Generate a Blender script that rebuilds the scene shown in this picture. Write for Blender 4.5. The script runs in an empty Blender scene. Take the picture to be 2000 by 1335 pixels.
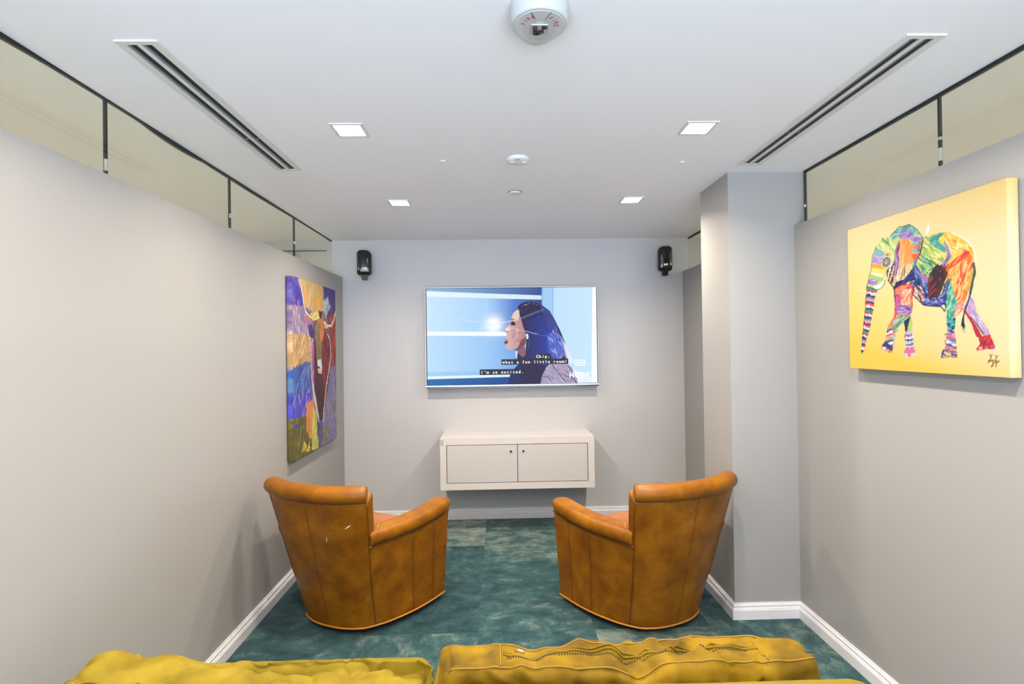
import bpy, bmesh, math, random
import numpy as np
from mathutils import Vector, Matrix, noise
PI = math.pi
SC = bpy.context.scene
COL = SC.collection
rnd = random.Random(7)

# ------------------------------------------------------------------ helpers
def lin(c):
    c = c / 255.0
    return c / 12.92 if c <= 0.04045 else ((c + 0.055) / 1.055) ** 2.4
def hexlin(h):
    return (lin(int(h[0:2], 16)), lin(int(h[2:4], 16)), lin(int(h[4:6], 16)))
def sr(r, g, b):
    return (lin(r), lin(g), lin(b), 1.0)

def link(name, me, parent=None):
    o = bpy.data.objects.new(name, me)
    COL.objects.link(o)
    if parent is not None:
        o.parent = parent
    return o

def tag(o, label=None, cat=None, group=None, kind=None):
    if label: o['label'] = label
    if cat: o['category'] = cat
    if group: o['group'] = group
    if kind: o['kind'] = kind
    return o

def thing(name, label, cat, loc=(0, 0, 0), rot=(0, 0, 0), group=None):
    o = bpy.data.objects.new(name, None)
    o.empty_display_size = 0.1
    COL.objects.link(o)
    o.location = loc
    o.rotation_euler = rot
    return tag(o, label, cat, group)

class MB:
    """collects shapes into one mesh"""
    def __init__(s):
        s.v, s.f, s.m, s.sm = [], [], [], []
    def add(s, verts, faces, mat=0, smooth=False):
        b = len(s.v)
        s.v += [tuple(v) for v in verts]
        for f in faces:
            s.f.append(tuple(b + i for i in f)); s.m.append(mat); s.sm.append(smooth)
    def box(s, x0, x1, y0, y1, z0, z1, mat=0):
        v = [(x0,y0,z0),(x1,y0,z0),(x1,y1,z0),(x0,y1,z0),(x0,y0,z1),(x1,y0,z1),(x1,y1,z1),(x0,y1,z1)]
        s.add(v, [(0,3,2,1),(4,5,6,7),(0,1,5,4),(1,2,6,5),(2,3,7,6),(3,0,4,7)], mat)
    def grid(s, rows, mat=0, smooth=True, closed=False, flip=False):
        n, m = len(rows), len(rows[0])
        f = []
        for i in range(n - 1):
            for j in range(m if closed else m - 1):
                k = (j + 1) % m
                q = (i*m+j, i*m+k, (i+1)*m+k, (i+1)*m+j)
                f.append(q[::-1] if flip else q)
        s.add([p for r in rows for p in r], f, mat, smooth)
    def tube(s, pts, r, n=8, mat=0, caps=True, smooth=True):
        pts = [Vector(p) for p in pts]
        rr = r if callable(r) else (lambda t: r)
        prev = None
        rows = []
        N = len(pts)
        for i, p in enumerate(pts):
            t = (pts[min(i+1, N-1)] - pts[max(i-1, 0)]).normalized()
            if prev is None:
                a = Vector((0, 0, 1)) if abs(t.z) < 0.9 else Vector((1, 0, 0))
                u = t.cross(a).normalized()
            else:
                u = (prev - t * prev.dot(t)).normalized()
            prev = u
            w = t.cross(u)
            R = rr(i / (N - 1) if N > 1 else 0)
            rows.append([p + (u*math.cos(2*PI*k/n) + w*math.sin(2*PI*k/n))*R for k in range(n)])
        b = len(s.v)
        s.grid(rows, mat, smooth, closed=True)
        if caps:
            s.f.append(tuple(b + k for k in range(n))[::-1]); s.m.append(mat); s.sm.append(False)
            e = b + (N-1)*n
            s.f.append(tuple(e + k for k in range(n))); s.m.append(mat); s.sm.append(False)
    def lathe(s, prof, n=40, c=(0, 0, 0), mat=0, smooth=True):
        rows = [[(c[0]+r*math.cos(2*PI*k/n), c[1]+r*math.sin(2*PI*k/n), c[2]+z) for k in range(n)] for r, z in prof]
        b = len(s.v)
        s.grid(rows, mat, smooth, closed=True)
        if prof[0][0] > 1e-6:
            s.f.append(tuple(b+k for k in range(n))[::-1]); s.m.append(mat); s.sm.append(False)
        if prof[-1][0] > 1e-6:
            e = b + (len(prof)-1)*n
            s.f.append(tuple(e+k for k in range(n))); s.m.append(mat); s.sm.append(False)
    def prism(s, poly, a0, a1, axis='z', mat=0):
        def P(u, v, a):
            return {'z': (u, v, a), 'y': (u, a, v), 'x': (a, u, v)}[axis]
        n = len(poly)
        v = [P(u, w, a0) for u, w in poly] + [P(u, w, a1) for u, w in poly]
        f = [tuple(range(n)), tuple(range(2*n-1, n-1, -1))] + [(i, i+n, (i+1)%n+n, (i+1)%n) for i in range(n)]
        s.add(v, f, mat)
    def build(s, name, mats, parent=None, bevel=0, seg=2, recalc=True, angle=35):
        me = bpy.data.meshes.new(name)
        me.from_pydata(s.v, [], s.f)
        for m in (mats if isinstance(mats, (list, tuple)) else [mats]):
            me.materials.append(m)
        me.polygons.foreach_set('material_index', s.m)
        me.polygons.foreach_set('use_smooth', s.sm)
        if recalc:
            bm = bmesh.new(); bm.from_mesh(me)
            bmesh.ops.remove_doubles(bm, verts=bm.verts, dist=1e-5)
            bmesh.ops.recalc_face_normals(bm, faces=bm.faces)
            bm.to_mesh(me); bm.free()
        me.update()
        o = link(name, me, parent)
        if bevel:
            md = o.modifiers.new('edge', 'BEVEL'); md.width = bevel; md.segments = seg
            md.limit_method = 'ANGLE'; md.angle_limit = math.radians(angle); md.harden_normals = False
        return o

# ------------------------------------------------------------------ materials
def nodes(name):
    m = bpy.data.materials.new(name); m.use_nodes = True
    nt = m.node_tree
    b = nt.nodes['Principled BSDF']
    return m, nt, b
def N(nt, t, **kw):
    n = nt.nodes.new(t)
    for k, v in kw.items():
        if k.startswith('i_'): n.inputs[k[2:].replace('_', ' ')].default_value = v
        else: setattr(n, k, v)
    return n
def plain(name, col, rough=0.5, metal=0.0, spec=0.5, bump=0, bscale=200, var=0, coat=0):
    m, nt, b = nodes(name)
    b.inputs['Base Color'].default_value = col
    b.inputs['Roughness'].default_value = rough
    b.inputs['Metallic'].default_value = metal
    b.inputs['Specular IOR Level'].default_value = spec
    if coat: b.inputs['Coat Weight'].default_value = coat; b.inputs['Coat Roughness'].default_value = 0.08
    if bump or var:
        tc = N(nt, 'ShaderNodeTexCoord')
        nz = N(nt, 'ShaderNodeTexNoise'); nz.inputs['Scale'].default_value = bscale; nz.inputs['Detail'].default_value = 3
        nt.links.new(tc.outputs['Object'], nz.inputs['Vector'])
        if bump:
            bp_ = N(nt, 'ShaderNodeBump'); bp_.inputs['Strength'].default_value = bump; bp_.inputs['Distance'].default_value = 0.002
            nt.links.new(nz.outputs['Fac'], bp_.inputs['Height']); nt.links.new(bp_.outputs['Normal'], b.inputs['Normal'])
        if var:
            n2 = N(nt, 'ShaderNodeTexNoise'); n2.inputs['Scale'].default_value = bscale*0.02; n2.inputs['Detail'].default_value = 5
            nt.links.new(tc.outputs['Object'], n2.inputs['Vector'])
            r = N(nt, 'ShaderNodeValToRGB')
            r.color_ramp.elements[0].position = 0.35; r.color_ramp.elements[1].position = 0.65
            r.color_ramp.elements[0].color = tuple(c*(1-var) for c in col[:3]) + (1,)
            r.color_ramp.elements[1].color = tuple(min(1, c*(1+var)) for c in col[:3]) + (1,)
            nt.links.new(n2.outputs['Fac'], r.inputs['Fac']); nt.links.new(r.outputs['Color'], b.inputs['Base Color'])
    return m
def emit(name, col, strength):
    m, nt, b = nodes(name)
    b.inputs['Base Color'].default_value = (0.02, 0.02, 0.02, 1)
    b.inputs['Specular IOR Level'].default_value = 0.2
    b.inputs['Emission Color'].default_value = col
    b.inputs['Emission Strength'].default_value = strength
    return m
def painted(name, rough, glow=0.0, gain=1.0):
    m, nt, b = nodes(name)
    a = N(nt, 'ShaderNodeVertexColor', layer_name='art')
    if glow:
        b.inputs['Base Color'].default_value = (0.01, 0.01, 0.012, 1)
        nt.links.new(a.outputs['Color'], b.inputs['Emission Color'])
        b.inputs['Emission Strength'].default_value = glow
        b.inputs['Roughness'].default_value = rough
        b.inputs['Specular IOR Level'].default_value = 0.06
    else:
        mu = N(nt, 'ShaderNodeVectorMath', operation='SCALE'); mu.inputs['Scale'].default_value = gain
        nt.links.new(a.outputs['Color'], mu.inputs[0]); nt.links.new(mu.outputs[0], b.inputs['Base Color'])
        b.inputs['Roughness'].default_value = rough
        b.inputs['Specular IOR Level'].default_value = 0.3
        tc = N(nt, 'ShaderNodeTexCoord'); nz = N(nt, 'ShaderNodeTexNoise'); nz.inputs['Scale'].default_value = 400
        bp_ = N(nt, 'ShaderNodeBump'); bp_.inputs['Strength'].default_value = 0.15; bp_.inputs['Distance'].default_value = 0.001
        nt.links.new(tc.outputs['Object'], nz.inputs['Vector']); nt.links.new(nz.outputs['Fac'], bp_.inputs['Height'])
        nt.links.new(bp_.outputs['Normal'], b.inputs['Normal'])
    return m

def leather_mat():
    m, nt, b = nodes('tan_leather')
    tc = N(nt, 'ShaderNodeTexCoord')
    n1 = N(nt, 'ShaderNodeTexNoise'); n1.inputs['Scale'].default_value = 7; n1.inputs['Detail'].default_value = 6; n1.inputs['Roughness'].default_value = 0.65
    nt.links.new(tc.outputs['Object'], n1.inputs['Vector'])
    r = N(nt, 'ShaderNodeValToRGB'); e = r.color_ramp.elements
    e[0].position = 0.30; e[0].color = LEATHER[0]
    e[1].position = 0.70; e[1].color = LEATHER[2]
    q = r.color_ramp.elements.new(0.5); q.color = LEATHER[1]
    nt.links.new(n1.outputs['Fac'], r.inputs['Fac']); nt.links.new(r.outputs['Color'], b.inputs['Base Color'])
    v = N(nt, 'ShaderNodeTexVoronoi'); v.inputs['Scale'].default_value = 420
    nt.links.new(tc.outputs['Object'], v.inputs['Vector'])
    bp_ = N(nt, 'ShaderNodeBump'); bp_.inputs['Strength'].default_value = 0.12; bp_.inputs['Distance'].default_value = 0.001
    nt.links.new(v.outputs['Distance'], bp_.inputs['Height']); nt.links.new(bp_.outputs['Normal'], b.inputs['Normal'])
    b.inputs['Roughness'].default_value = 0.42
    b.inputs['Specular IOR Level'].default_value = 0.30
    return m

def velvet_mat(name, dark, light):
    m, nt, b = nodes(name)
    tc = N(nt, 'ShaderNodeTexCoord')
    n1 = N(nt, 'ShaderNodeTexNoise'); n1.inputs['Scale'].default_value = 9; n1.inputs['Detail'].default_value = 5
    nt.links.new(tc.outputs['Object'], n1.inputs['Vector'])
    r = N(nt, 'ShaderNodeValToRGB'); e = r.color_ramp.elements
    e[0].position = 0.32; e[0].color = dark; e[1].position = 0.66; e[1].color = light
    nt.links.new(n1.outputs['Fac'], r.inputs['Fac']); nt.links.new(r.outputs['Color'], b.inputs['Base Color'])
    b.inputs['Roughness'].default_value = 0.75
    b.inputs['Specular IOR Level'].default_value = 0.2
    b.inputs['Sheen Weight'].default_value = 0.12
    b.inputs['Sheen Roughness'].default_value = 0.35
    b.inputs['Sheen Tint'].default_value = (1.0, 0.8, 0.2, 1)
    n2 = N(nt, 'ShaderNodeTexNoise'); n2.inputs['Scale'].default_value = 500
    nt.links.new(tc.outputs['Object'], n2.inputs['Vector'])
    bp_ = N(nt, 'ShaderNodeBump'); bp_.inputs['Strength'].default_value = 0.2; bp_.inputs['Distance'].default_value = 0.001
    nt.links.new(n2.outputs['Fac'], bp_.inputs['Height']); nt.links.new(bp_.outputs['Normal'], b.inputs['Normal'])
    return m

def carpet_mat():
    m, nt, b = nodes('teal_carpet_tiles')
    L = nt.links.new
    def math_(op, a, bb=None, c=None):
        n = N(nt, 'ShaderNodeMath', operation=op)
        for i, x in enumerate((a, bb, c)):
            if x is None: continue
            if isinstance(x, (int, float)): n.inputs[i].default_value = x
            else: L(x, n.inputs[i])
        return n.outputs[0]
    geo = N(nt, 'ShaderNodeNewGeometry')
    sp = N(nt, 'ShaderNodeSeparateXYZ'); L(geo.outputs['Position'], sp.inputs[0])
    cx = math_('FLOOR', math_('DIVIDE', math_('ADD', sp.outputs['X'], 0.13), 0.615))
    half = math_('MULTIPLY', math_('MODULO', math_('ADD', cx, 100.0), 2.0), 0.5)
    ry = math_('FLOOR', math_('ADD', math_('DIVIDE', math_('SUBTRACT', sp.outputs['Y'], 3.69), 0.605), half))
    cb = N(nt, 'ShaderNodeCombineXYZ'); L(cx, cb.inputs[0]); L(ry, cb.inputs[1])
    wn = N(nt, 'ShaderNodeTexWhiteNoise', noise_dimensions='3D'); L(cb.outputs[0], wn.inputs['Vector'])
    sw = N(nt, 'ShaderNodeSeparateColor'); L(wn.outputs['Color'], sw.inputs[0])
    # nap streaks: cloudy noise stretched along the tile's own nap
    def streak(sx, sy, seed):
        mp = N(nt, 'ShaderNodeMapping'); mp.inputs['Scale'].default_value = (sx, sy, 1); mp.inputs['Location'].default_value = (seed, seed*1.7, 0)
        ad = N(nt, 'ShaderNodeVectorMath', operation='ADD')
        sc_ = N(nt, 'ShaderNodeVectorMath', operation='SCALE'); L(wn.outputs['Color'], sc_.inputs[0]); sc_.inputs['Scale'].default_value = 3.0
        L(geo.outputs['Position'], ad.inputs[0]); L(sc_.outputs[0], ad.inputs[1]); L(ad.outputs[0], mp.inputs['Vector'])
        n = N(nt, 'ShaderNodeTexNoise'); n.inputs['Scale'].default_value = 1.0; n.inputs['Detail'].default_value = 8; n.inputs['Roughness'].default_value = 0.72
        n.inputs['Distortion'].default_value = 0.25
        L(mp.outputs[0], n.inputs['Vector']); return n.outputs['Fac']
    a = streak(7.5, 10.5, 3.1); c = streak(10.5, 8, 8.7)
    pick = math_('GREATER_THAN', sw.outputs[1], 0.5)
    mx = N(nt, 'ShaderNodeMix', data_type='FLOAT'); L(pick, mx.inputs[0]); L(a, mx.inputs[2]); L(c, mx.inputs[3])
    val = math_('ADD', mx.outputs[0], math_('MULTIPLY', math_('SUBTRACT', sw.outputs[0], 0.5), 0.32))
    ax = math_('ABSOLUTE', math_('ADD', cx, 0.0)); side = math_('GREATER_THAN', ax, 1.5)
    val = math_('SUBTRACT', val, math_('MULTIPLY', side, 0.10))  # outer tile columns darker: own nap plus wall-side shade put into the colour
    fib = N(nt, 'ShaderNodeTexNoise'); fib.inputs['Scale'].default_value = 170; fib.inputs['Detail'].default_value = 2
    L(geo.outputs['Position'], fib.inputs['Vector'])
    val = math_('ADD', val, math_('MULTIPLY', math_('SUBTRACT', fib.outputs['Fac'], 0.5), 0.42))
    r = N(nt, 'ShaderNodeValToRGB'); e = r.color_ramp.elements
    e[0].position = 0.26; e[0].color = CARPET[0]
    e[1].position = 0.78; e[1].color = CARPET[2]
    q = r.color_ramp.elements.new(0.5); q.color = CARPET[1]
    L(val, r.inputs['Fac']); L(r.outputs['Color'], b.inputs['Base Color'])
    b.inputs['Roughness'].default_value = 0.9
    b.inputs['Specular IOR Level'].default_value = 0.1
    b.inputs['Sheen Weight'].default_value = 0.15; b.inputs['Sheen Roughness'].default_value = 0.5
    bp_ = N(nt, 'ShaderNodeBump'); bp_.inputs['Strength'].default_value = 0.4; bp_.inputs['Distance'].default_value = 0.003
    L(fib.outputs['Fac'], bp_.inputs['Height']); L(bp_.outputs['Normal'], b.inputs['Normal'])
    return m

def glass_mat():
    m, nt, b = nodes('clear_greenish_glass')
    nt.nodes.remove(b)
    out = nt.nodes['Material Output']
    tr = N(nt, 'ShaderNodeBsdfTransparent'); tr.inputs['Color'].default_value = GLASS_TINT
    gl = N(nt, 'ShaderNodeBsdfGlossy'); gl.inputs['Roughness'].default_value = 0.02; gl.inputs['Color'].default_value = (0.95, 1.0, 0.95, 1)
    fr = N(nt, 'ShaderNodeFresnel'); fr.inputs['IOR'].default_value = 1.45
    mx = N(nt, 'ShaderNodeMixShader')
    ge = N(nt, 'ShaderNodeNewGeometry'); iv = N(nt, 'ShaderNodeMath', operation='SUBTRACT'); iv.inputs[0].default_value = 1.0
    ml = N(nt, 'ShaderNodeMath', operation='MULTIPLY')
    nt.links.new(ge.outputs['Backfacing'], iv.inputs[1]); nt.links.new(fr.outputs[0], ml.inputs[0]); nt.links.new(iv.outputs[0], ml.inputs[1])
    nt.links.new(ml.outputs[0], mx.inputs[0]); nt.links.new(tr.outputs[0], mx.inputs[1]); nt.links.new(gl.outputs[0], mx.inputs[2])
    nt.links.new(mx.outputs[0], out.inputs['Surface'])
    return m
def clear_mat():
    m, nt, b = nodes('clear_plastic')
    nt.nodes.remove(b)
    out = nt.nodes['Material Output']
    tr = N(nt, 'ShaderNodeBsdfTransparent'); tr.inputs['Color'].default_value = (0.95, 0.96, 0.96, 1)
    gl = N(nt, 'ShaderNodeBsdfGlossy'); gl.inputs['Roughness'].default_value = 0.05
    fr = N(nt, 'ShaderNodeFresnel'); fr.inputs['IOR'].default_value = 1.4
    mx = N(nt, 'ShaderNodeMixShader')
    ge = N(nt, 'ShaderNodeNewGeometry'); iv = N(nt, 'ShaderNodeMath', operation='SUBTRACT'); iv.inputs[0].default_value = 1.0
    ml = N(nt, 'ShaderNodeMath', operation='MULTIPLY')
    nt.links.new(ge.outputs['Backfacing'], iv.inputs[1]); nt.links.new(fr.outputs[0], ml.inputs[0]); nt.links.new(iv.outputs[0], ml.inputs[1])
    nt.links.new(ml.outputs[0], mx.inputs[0]); nt.links.new(tr.outputs[0], mx.inputs[1]); nt.links.new(gl.outputs[0], mx.inputs[2])
    nt.links.new(mx.outputs[0], out.inputs['Surface'])
    return m

# ------------------------------------------------------------------ colours
LEATHER = [(0.150, 0.047, 0.0004, 1), (0.235, 0.080, 0.0006, 1), (0.345, 0.130, 0.002, 1)]
CARPET = [(0.002, 0.026, 0.037, 1), (0.026, 0.076, 0.080, 1), (0.22, 0.262, 0.222, 1)]
GLASS_TINT = (0.958, 0.966, 0.922, 1)

LAMP_W = 17.5; LAMP_SPREAD = 146; LAMP_COL = (1.0, 0.87, 0.715)
WORLD = 2.1; WORLD_LOW = 9.2; EXPO = 0.12
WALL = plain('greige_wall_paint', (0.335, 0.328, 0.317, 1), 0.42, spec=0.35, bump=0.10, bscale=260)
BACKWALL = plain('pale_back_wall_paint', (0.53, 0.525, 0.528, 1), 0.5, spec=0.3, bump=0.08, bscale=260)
CEIL = plain('white_ceiling_paint', (0.84, 0.835, 0.85, 1), 0.8, spec=0.2, bump=0.05, bscale=200)
OTHERWALL = plain('beige_corridor_paint', (0.68, 0.66, 0.595, 1), 0.7)
TRIMW = plain('white_trim_gloss', (0.74, 0.73, 0.76, 1), 0.3)
WHITEP = plain('white_plastic', (0.80, 0.80, 0.80, 1), 0.35)
GREYP = plain('grey_plastic', (0.50, 0.50, 0.49, 1), 0.45)
ALU = plain('painted_aluminium', (0.66, 0.65, 0.62, 1), 0.4)
SLOT = plain('black_slot', (0.008, 0.010, 0.012, 1), 0.6)
BLADE = plain('blue_grey_blade', (0.20, 0.25, 0.32, 1), 0.35, metal=0.4)
BLACK = plain('black_rubber_seal', (0.006, 0.008, 0.009, 1), 0.5)
GLOSSB = plain('gloss_black_plastic', (0.006, 0.008, 0.008, 1), 0.16, coat=0.3)
MATTB = plain('matt_black', (0.012, 0.012, 0.013, 1), 0.6)
SILVER = plain('brushed_silver', (0.62, 0.60, 0.58, 1), 0.28, metal=0.9)
CHROME = plain('bright_clip_metal', (0.85, 0.85, 0.85, 1), 0.15, metal=1.0)
CABW = plain('white_cabinet_paint', (0.64, 0.61, 0.59, 1), 0.4)
CABD = plain('white_door_paint', (0.56, 0.535, 0.52, 1), 0.45)
GAP = plain('dark_gap', (0.02, 0.02, 0.025, 1), 0.8)
ALARMW = plain('alarm_white_plastic', (0.50, 0.51, 0.51, 1), 0.35)
REDINK = plain('red_lettering', (0.45, 0.03, 0.05, 1), 0.5)
LEA = leather_mat()
LEAD = plain('dark_leather_seam', (0.12, 0.036, 0.001, 1), 0.5)
LEAP = plain('golden_leather_piping', (0.50, 0.20, 0.02, 1), 0.4)
LEAS = plain('worn_pink_leather_seat', (0.30, 0.11, 0.035, 1), 0.45, var=0.2, bscale=300)
SCRATCH = plain('bare_scratch', (0.80, 0.68, 0.52, 1), 0.7)
VEL = velvet_mat('mustard_velvet', (0.07, 0.038, 0.0003, 1), (0.24, 0.140, 0.002, 1))
VELP = velvet_mat('pale_mustard_velvet', (0.165, 0.120, 0.008, 1), (0.205, 0.153, 0.013, 1))
VELL = velvet_mat('light_mustard_velvet', (0.15, 0.102, 0.003, 1), (0.27, 0.195, 0.014, 1))  # lighter mustard tone for the slumped back cushion
VELS = plain('mustard_piping', (0.22, 0.125, 0.003, 1), 0.7)
WOOD = plain('dark_wood', (0.05, 0.025, 0.012, 1), 0.5)
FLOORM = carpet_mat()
GLASS = glass_mat()
CLEAR = clear_mat()
CANVAS = painted('painted_canvas', 0.55, gain=0.58)
CANVAS2 = painted('oil_painted_canvas', 0.5, gain=0.85)
SCREEN = painted('lit_screen_picture', 0.25, 0.92)
TEXTM = emit('caption_white', (1, 1, 1, 1), 1.0)
CAPBOX = emit('caption_navy', sr(6, 16, 44), 1.0)
LAMPM = emit('warm_diffuser', (1.0, 0.87, 0.71, 1), 60.0)
LAMPC = emit('corridor_fill_diffuser', (1.0, 0.93, 0.83, 1), 165.0)
# ------------------------------------------------------------------ setting
H = 2.436; YB = 4.62; YR = -1.4
XL = -1.355; XR = 1.63; GL = -1.445; GR = 1.685
def struct(name, mb, mat, parent=None, bevel=0):
    o = mb.build(name, mat, parent, bevel)
    if parent is None: o['kind'] = 'structure'
    return o
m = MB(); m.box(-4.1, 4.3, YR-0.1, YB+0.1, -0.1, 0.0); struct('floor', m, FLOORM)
m = MB(); m.box(-4.1, 4.3, YR-0.1, YB+0.1, H, H+0.1); struct('ceiling', m, CEIL)
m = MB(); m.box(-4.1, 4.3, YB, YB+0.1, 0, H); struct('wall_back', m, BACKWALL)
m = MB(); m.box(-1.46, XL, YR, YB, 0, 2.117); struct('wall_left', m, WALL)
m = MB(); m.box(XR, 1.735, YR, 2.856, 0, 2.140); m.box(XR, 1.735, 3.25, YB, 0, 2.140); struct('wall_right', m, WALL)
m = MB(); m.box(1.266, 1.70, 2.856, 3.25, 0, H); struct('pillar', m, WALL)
m = MB(); m.box(-4.1, -4.0, YR, YB, 0, H); struct('wall_left_corridor', m, OTHERWALL)
m = MB(); m.box(4.2, 4.3, YR, YB, 0, H); struct('wall_right_corridor', m, OTHERWALL)
m = MB(); m.box(-4.0, -1.46, YR-0.1, YR, 0, H); m.box(1.735, 4.2, YR-0.1, YR, 0, H); struct('wall_rear', m, OTHERWALL)
m = MB(); m.box(-4.0, -1.46, YR, YB, 0, 0.02); m.box(1.735, 4.2, YR, YB, 0, 0.02); struct('floor_corridor_reflector', m, OTHERWALL)  # pale unseen slabs added to bounce light onto the corridor ceilings
m = MB(); m.box(-1.98, -1.486, YB-0.012, YB, 2.346, 2.353); struct('trim_1', m, BLACK)

# baseboards: profile swept along wall runs
def base_profile():
    return [(0, 0), (0.019, 0), (0.019, 0.050), (0.016, 0.053), (0.016, 0.057), (0.012, 0.062), (0.012, 0.074), (0.007, 0.079), (0.006, 0.085), (0, 0.085)]
def baseboard(name, path):
    """path: (x, y, nx, ny) where n (not unit at corners) points into the room"""
    mb = MB(); prof = base_profile()
    rows = [[(x + nx*d, y + ny*d, z) for d, z in prof] for x, y, nx, ny in path]
    mb.grid(rows, 0, False, closed=True)
    for r in (rows[0], rows[-1]):
        mb.add(r, [tuple(range(len(r)))])
    o = mb.build(name, TRIMW); o['kind'] = 'structure'
baseboard('baseboard_left', [(XL, YR, 1, 0), (XL, YB, 1, -1)])
baseboard('baseboard_back', [(XL, YB, 1, -1), (XR, YB, -1, -1)])
baseboard('baseboard_right', [(XR, YB, -1, -1), (XR, 3.25, -1, 0)])
baseboard('baseboard_pillar', [(1.266, 3.25, -1, 0), (1.266, 2.856, -1, -1), (XR, 2.856, -1, -1), (XR, YR, -1, 0)])

# high glass strips on both sides
def seal_left(y):
    a = 0.006 + 0.012*max(0, 1-abs((y-1.52)/0.26))
    b = 0.020*max(0, 1-((y-2.42)/0.30)**2)
    c = 0.006*max(0, 1-abs((y-3.25)/0.25))
    return max(0.010 - 0.004*math.cos(y*3), a, b, c)
def pane(name, x, y0, y1, zb, sealf, joint, clips, side):
    mb = MB(); mb.box(x-0.005, x+0.005, y0+0.002, y1-0.002, zb, H-0.001)
    o = struct(name, mb, GLASS)
    s = MB(); n = max(4, int((y1-y0)/0.04))
    ys = [y0+0.003 + (y1-y0-0.006)*i/n for i in range(n+1)]
    poly = [(y, H-0.0005) for y in ys] + [(y, H-0.0005-sealf(y)) for y in ys[::-1]]
    d = 0.0065
    s.prism(poly, x-d, x+d, 'x')
    s.build('top_seal', BLACK, o)
    if joint is not None:
        j = MB(); j.box(x-0.0062, x+0.0062, joint-0.003, joint+0.003, zb, H-0.004); j.build('joint_seal', BLACK, o)
        for zc, hh in clips:
            c = MB(); c.box(x + side*0.006, x + side*0.016, joint-0.018, joint-0.006, zc-hh, zc+hh); c.build('glass_clip', CHROME, o, bevel=0.002)
    return o
zL, zR = 2.117, 2.140
pane('window_1', GL, YR+0.01, 1.980, zL, seal_left, 1.980, [(2.185, 0.022)], 1)
pane('window_2', GL, 1.980, 2.877, zL, seal_left, 2.877, [(2.22, 0.012)], 1)
pane('window_3', GL, 2.877, 3.772, zL, seal_left, 3.772, [(2.25, 0.012)], 1)
pane('window_4', GL, 3.772, 4.612, zL, seal_left, None, [], 1)
sr_ = lambda y: 0.013
pane('window_5', GR, YR+0.01, 1.956, zR, sr_, 1.956, [(2.20, 0.025), (2.26, 0.006)], -1)
pane('window_6', GR, 1.956, 2.842, zR, sr_, 2.836, [(2.24, 0.008)], -1)
pane('window_7', GR, 3.255, 4.612, zR, sr_, None, [], -1)

# ------------------------------------------------------------------ ceiling fittings
def recessed(name, x, y, label, mat=None, first=None):
    if first is None:
        t = thing(name, label, 'ceiling light', (x, y, H), group='square recessed ceiling lights')
        a, b, d = 0.069, 0.055, 0.005
        f = MB()
        for x0, x1, y0, y1 in ((-a, a, -a, -b), (-a, a, b, a), (-a, -b, -b, b), (b, a, -b, b)):
            f.box(x0, x1, y0, y1, -d, 0.0)
        f.build('frame', ALU, t)
        g = MB(); g.box(-b, b, -b, b, -0.003, 0.0); g.build('diffuser', mat or LAMPM, t)
        ld = bpy.data.lights.new('downlight', 'AREA'); ld.shape = 'SQUARE'; ld.size = 0.075; ld.energy = LAMP_W; ld.color = LAMP_COL; ld.spread = math.radians(LAMP_SPREAD)
        lo = link('downlight', ld, t); lo.location = (0, 0, -0.006)
        return t
    r = first.copy(); COL.objects.link(r); r.location = (x, y, H); r['label'] = label
    for c in first.children:
        k = c.copy(); COL.objects.link(k); k.parent = r
    return r
L0 = recessed('recessed_light', -0.627, 2.27, 'square recessed ceiling light beside the left air vent, larger of the left pair')
recessed('recessed_light', 0.875, 2.262, 'square recessed ceiling light beside the far end of the right air vent', first=L0)
recessed('recessed_light', -0.630, 3.415, 'small far square recessed light nearer the longhorn painting', first=L0)
recessed('recessed_light', 0.868, 3.385, 'small far square recessed light next to the grey pillar', first=L0)
recessed('recessed_light', -0.63, 1.13, 'square recessed light overhead left of the fire alarm, before the sofa', first=L0)
recessed('recessed_light', 0.87, 1.12, 'square recessed light overhead right of the fire alarm, before the sofa', first=L0)
recessed('recessed_light', -0.63, -0.02, 'square recessed light at the rear of the room, left side', first=L0)
recessed('recessed_light', 0.87, -0.02, 'square recessed light at the rear of the room, right side', first=L0)
def corridor_fill_light(x, y, label):  # unseen lamps added to brighten the space behind the glass
    t = thing('corridor_fill_light', label, 'ceiling light', (x, y, H), group='added corridor fill lights')
    f = MB()
    for x0, x1, y0, y1 in ((-.17,.17,-.17,-.15),(-.17,.17,.15,.17),(-.17,-.15,-.15,.15),(.15,.17,-.15,.15)):
        f.box(x0, x1, y0, y1, -0.006, 0)
    f.build('frame', ALU, t)
    g = MB(); g.box(-.15, .15, -.15, .15, -0.004, 0); g.build('diffuser', LAMPC, t)
for sx, nm in ((-2.9, 'left'), (3.1, 'right')):
    for yy, w in ((0.6, 'near the rear'), (3.0, 'towards the television wall')):
        corridor_fill_light(sx, yy, 'unseen fill light added in the corridor beyond the %s glass, %s' % (nm, w))

def vent(x0, x1, y0, y1, label):
    t = thing('slot_vent', label, 'air vent', ((x0+x1)/2, (y0+y1)/2, H), group='long two slot ceiling vents')
    w, l = (x1-x0)/2, (y1-y0)/2
    d = 0.006
    e = 0.018
    f = MB()
    s = w*0.36; b = w*0.24   # slot centre offset and half width
    f.box(-w, w, -l, -l+e, -d, 0); f.box(-w, w, l-e, l, -d, 0)
    for a0, a1 in ((-w, -s-b), (-s+b, s-b), (s+b, w)):
        f.box(a0, a1, -l+e, l-e, -d, 0)
    f.build('frame', ALU, t)
    for c in (-s, s):
        g = MB(); g.box(c-b, c+b, -l+e, l-e, -0.0015, 0); g.build('slot', SLOT, t)
        g = MB(); g.box(c-b*0.75, c-b*0.35, -l+e+0.004, l-e-0.004, -0.0045, -0.0015)
        g.box(c-b*0.75, c+b*0.5, l-e-0.4-0.003, l-e-0.4+0.003, -0.004, -0.0015)
        g.build('blade', BLADE, t)
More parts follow.
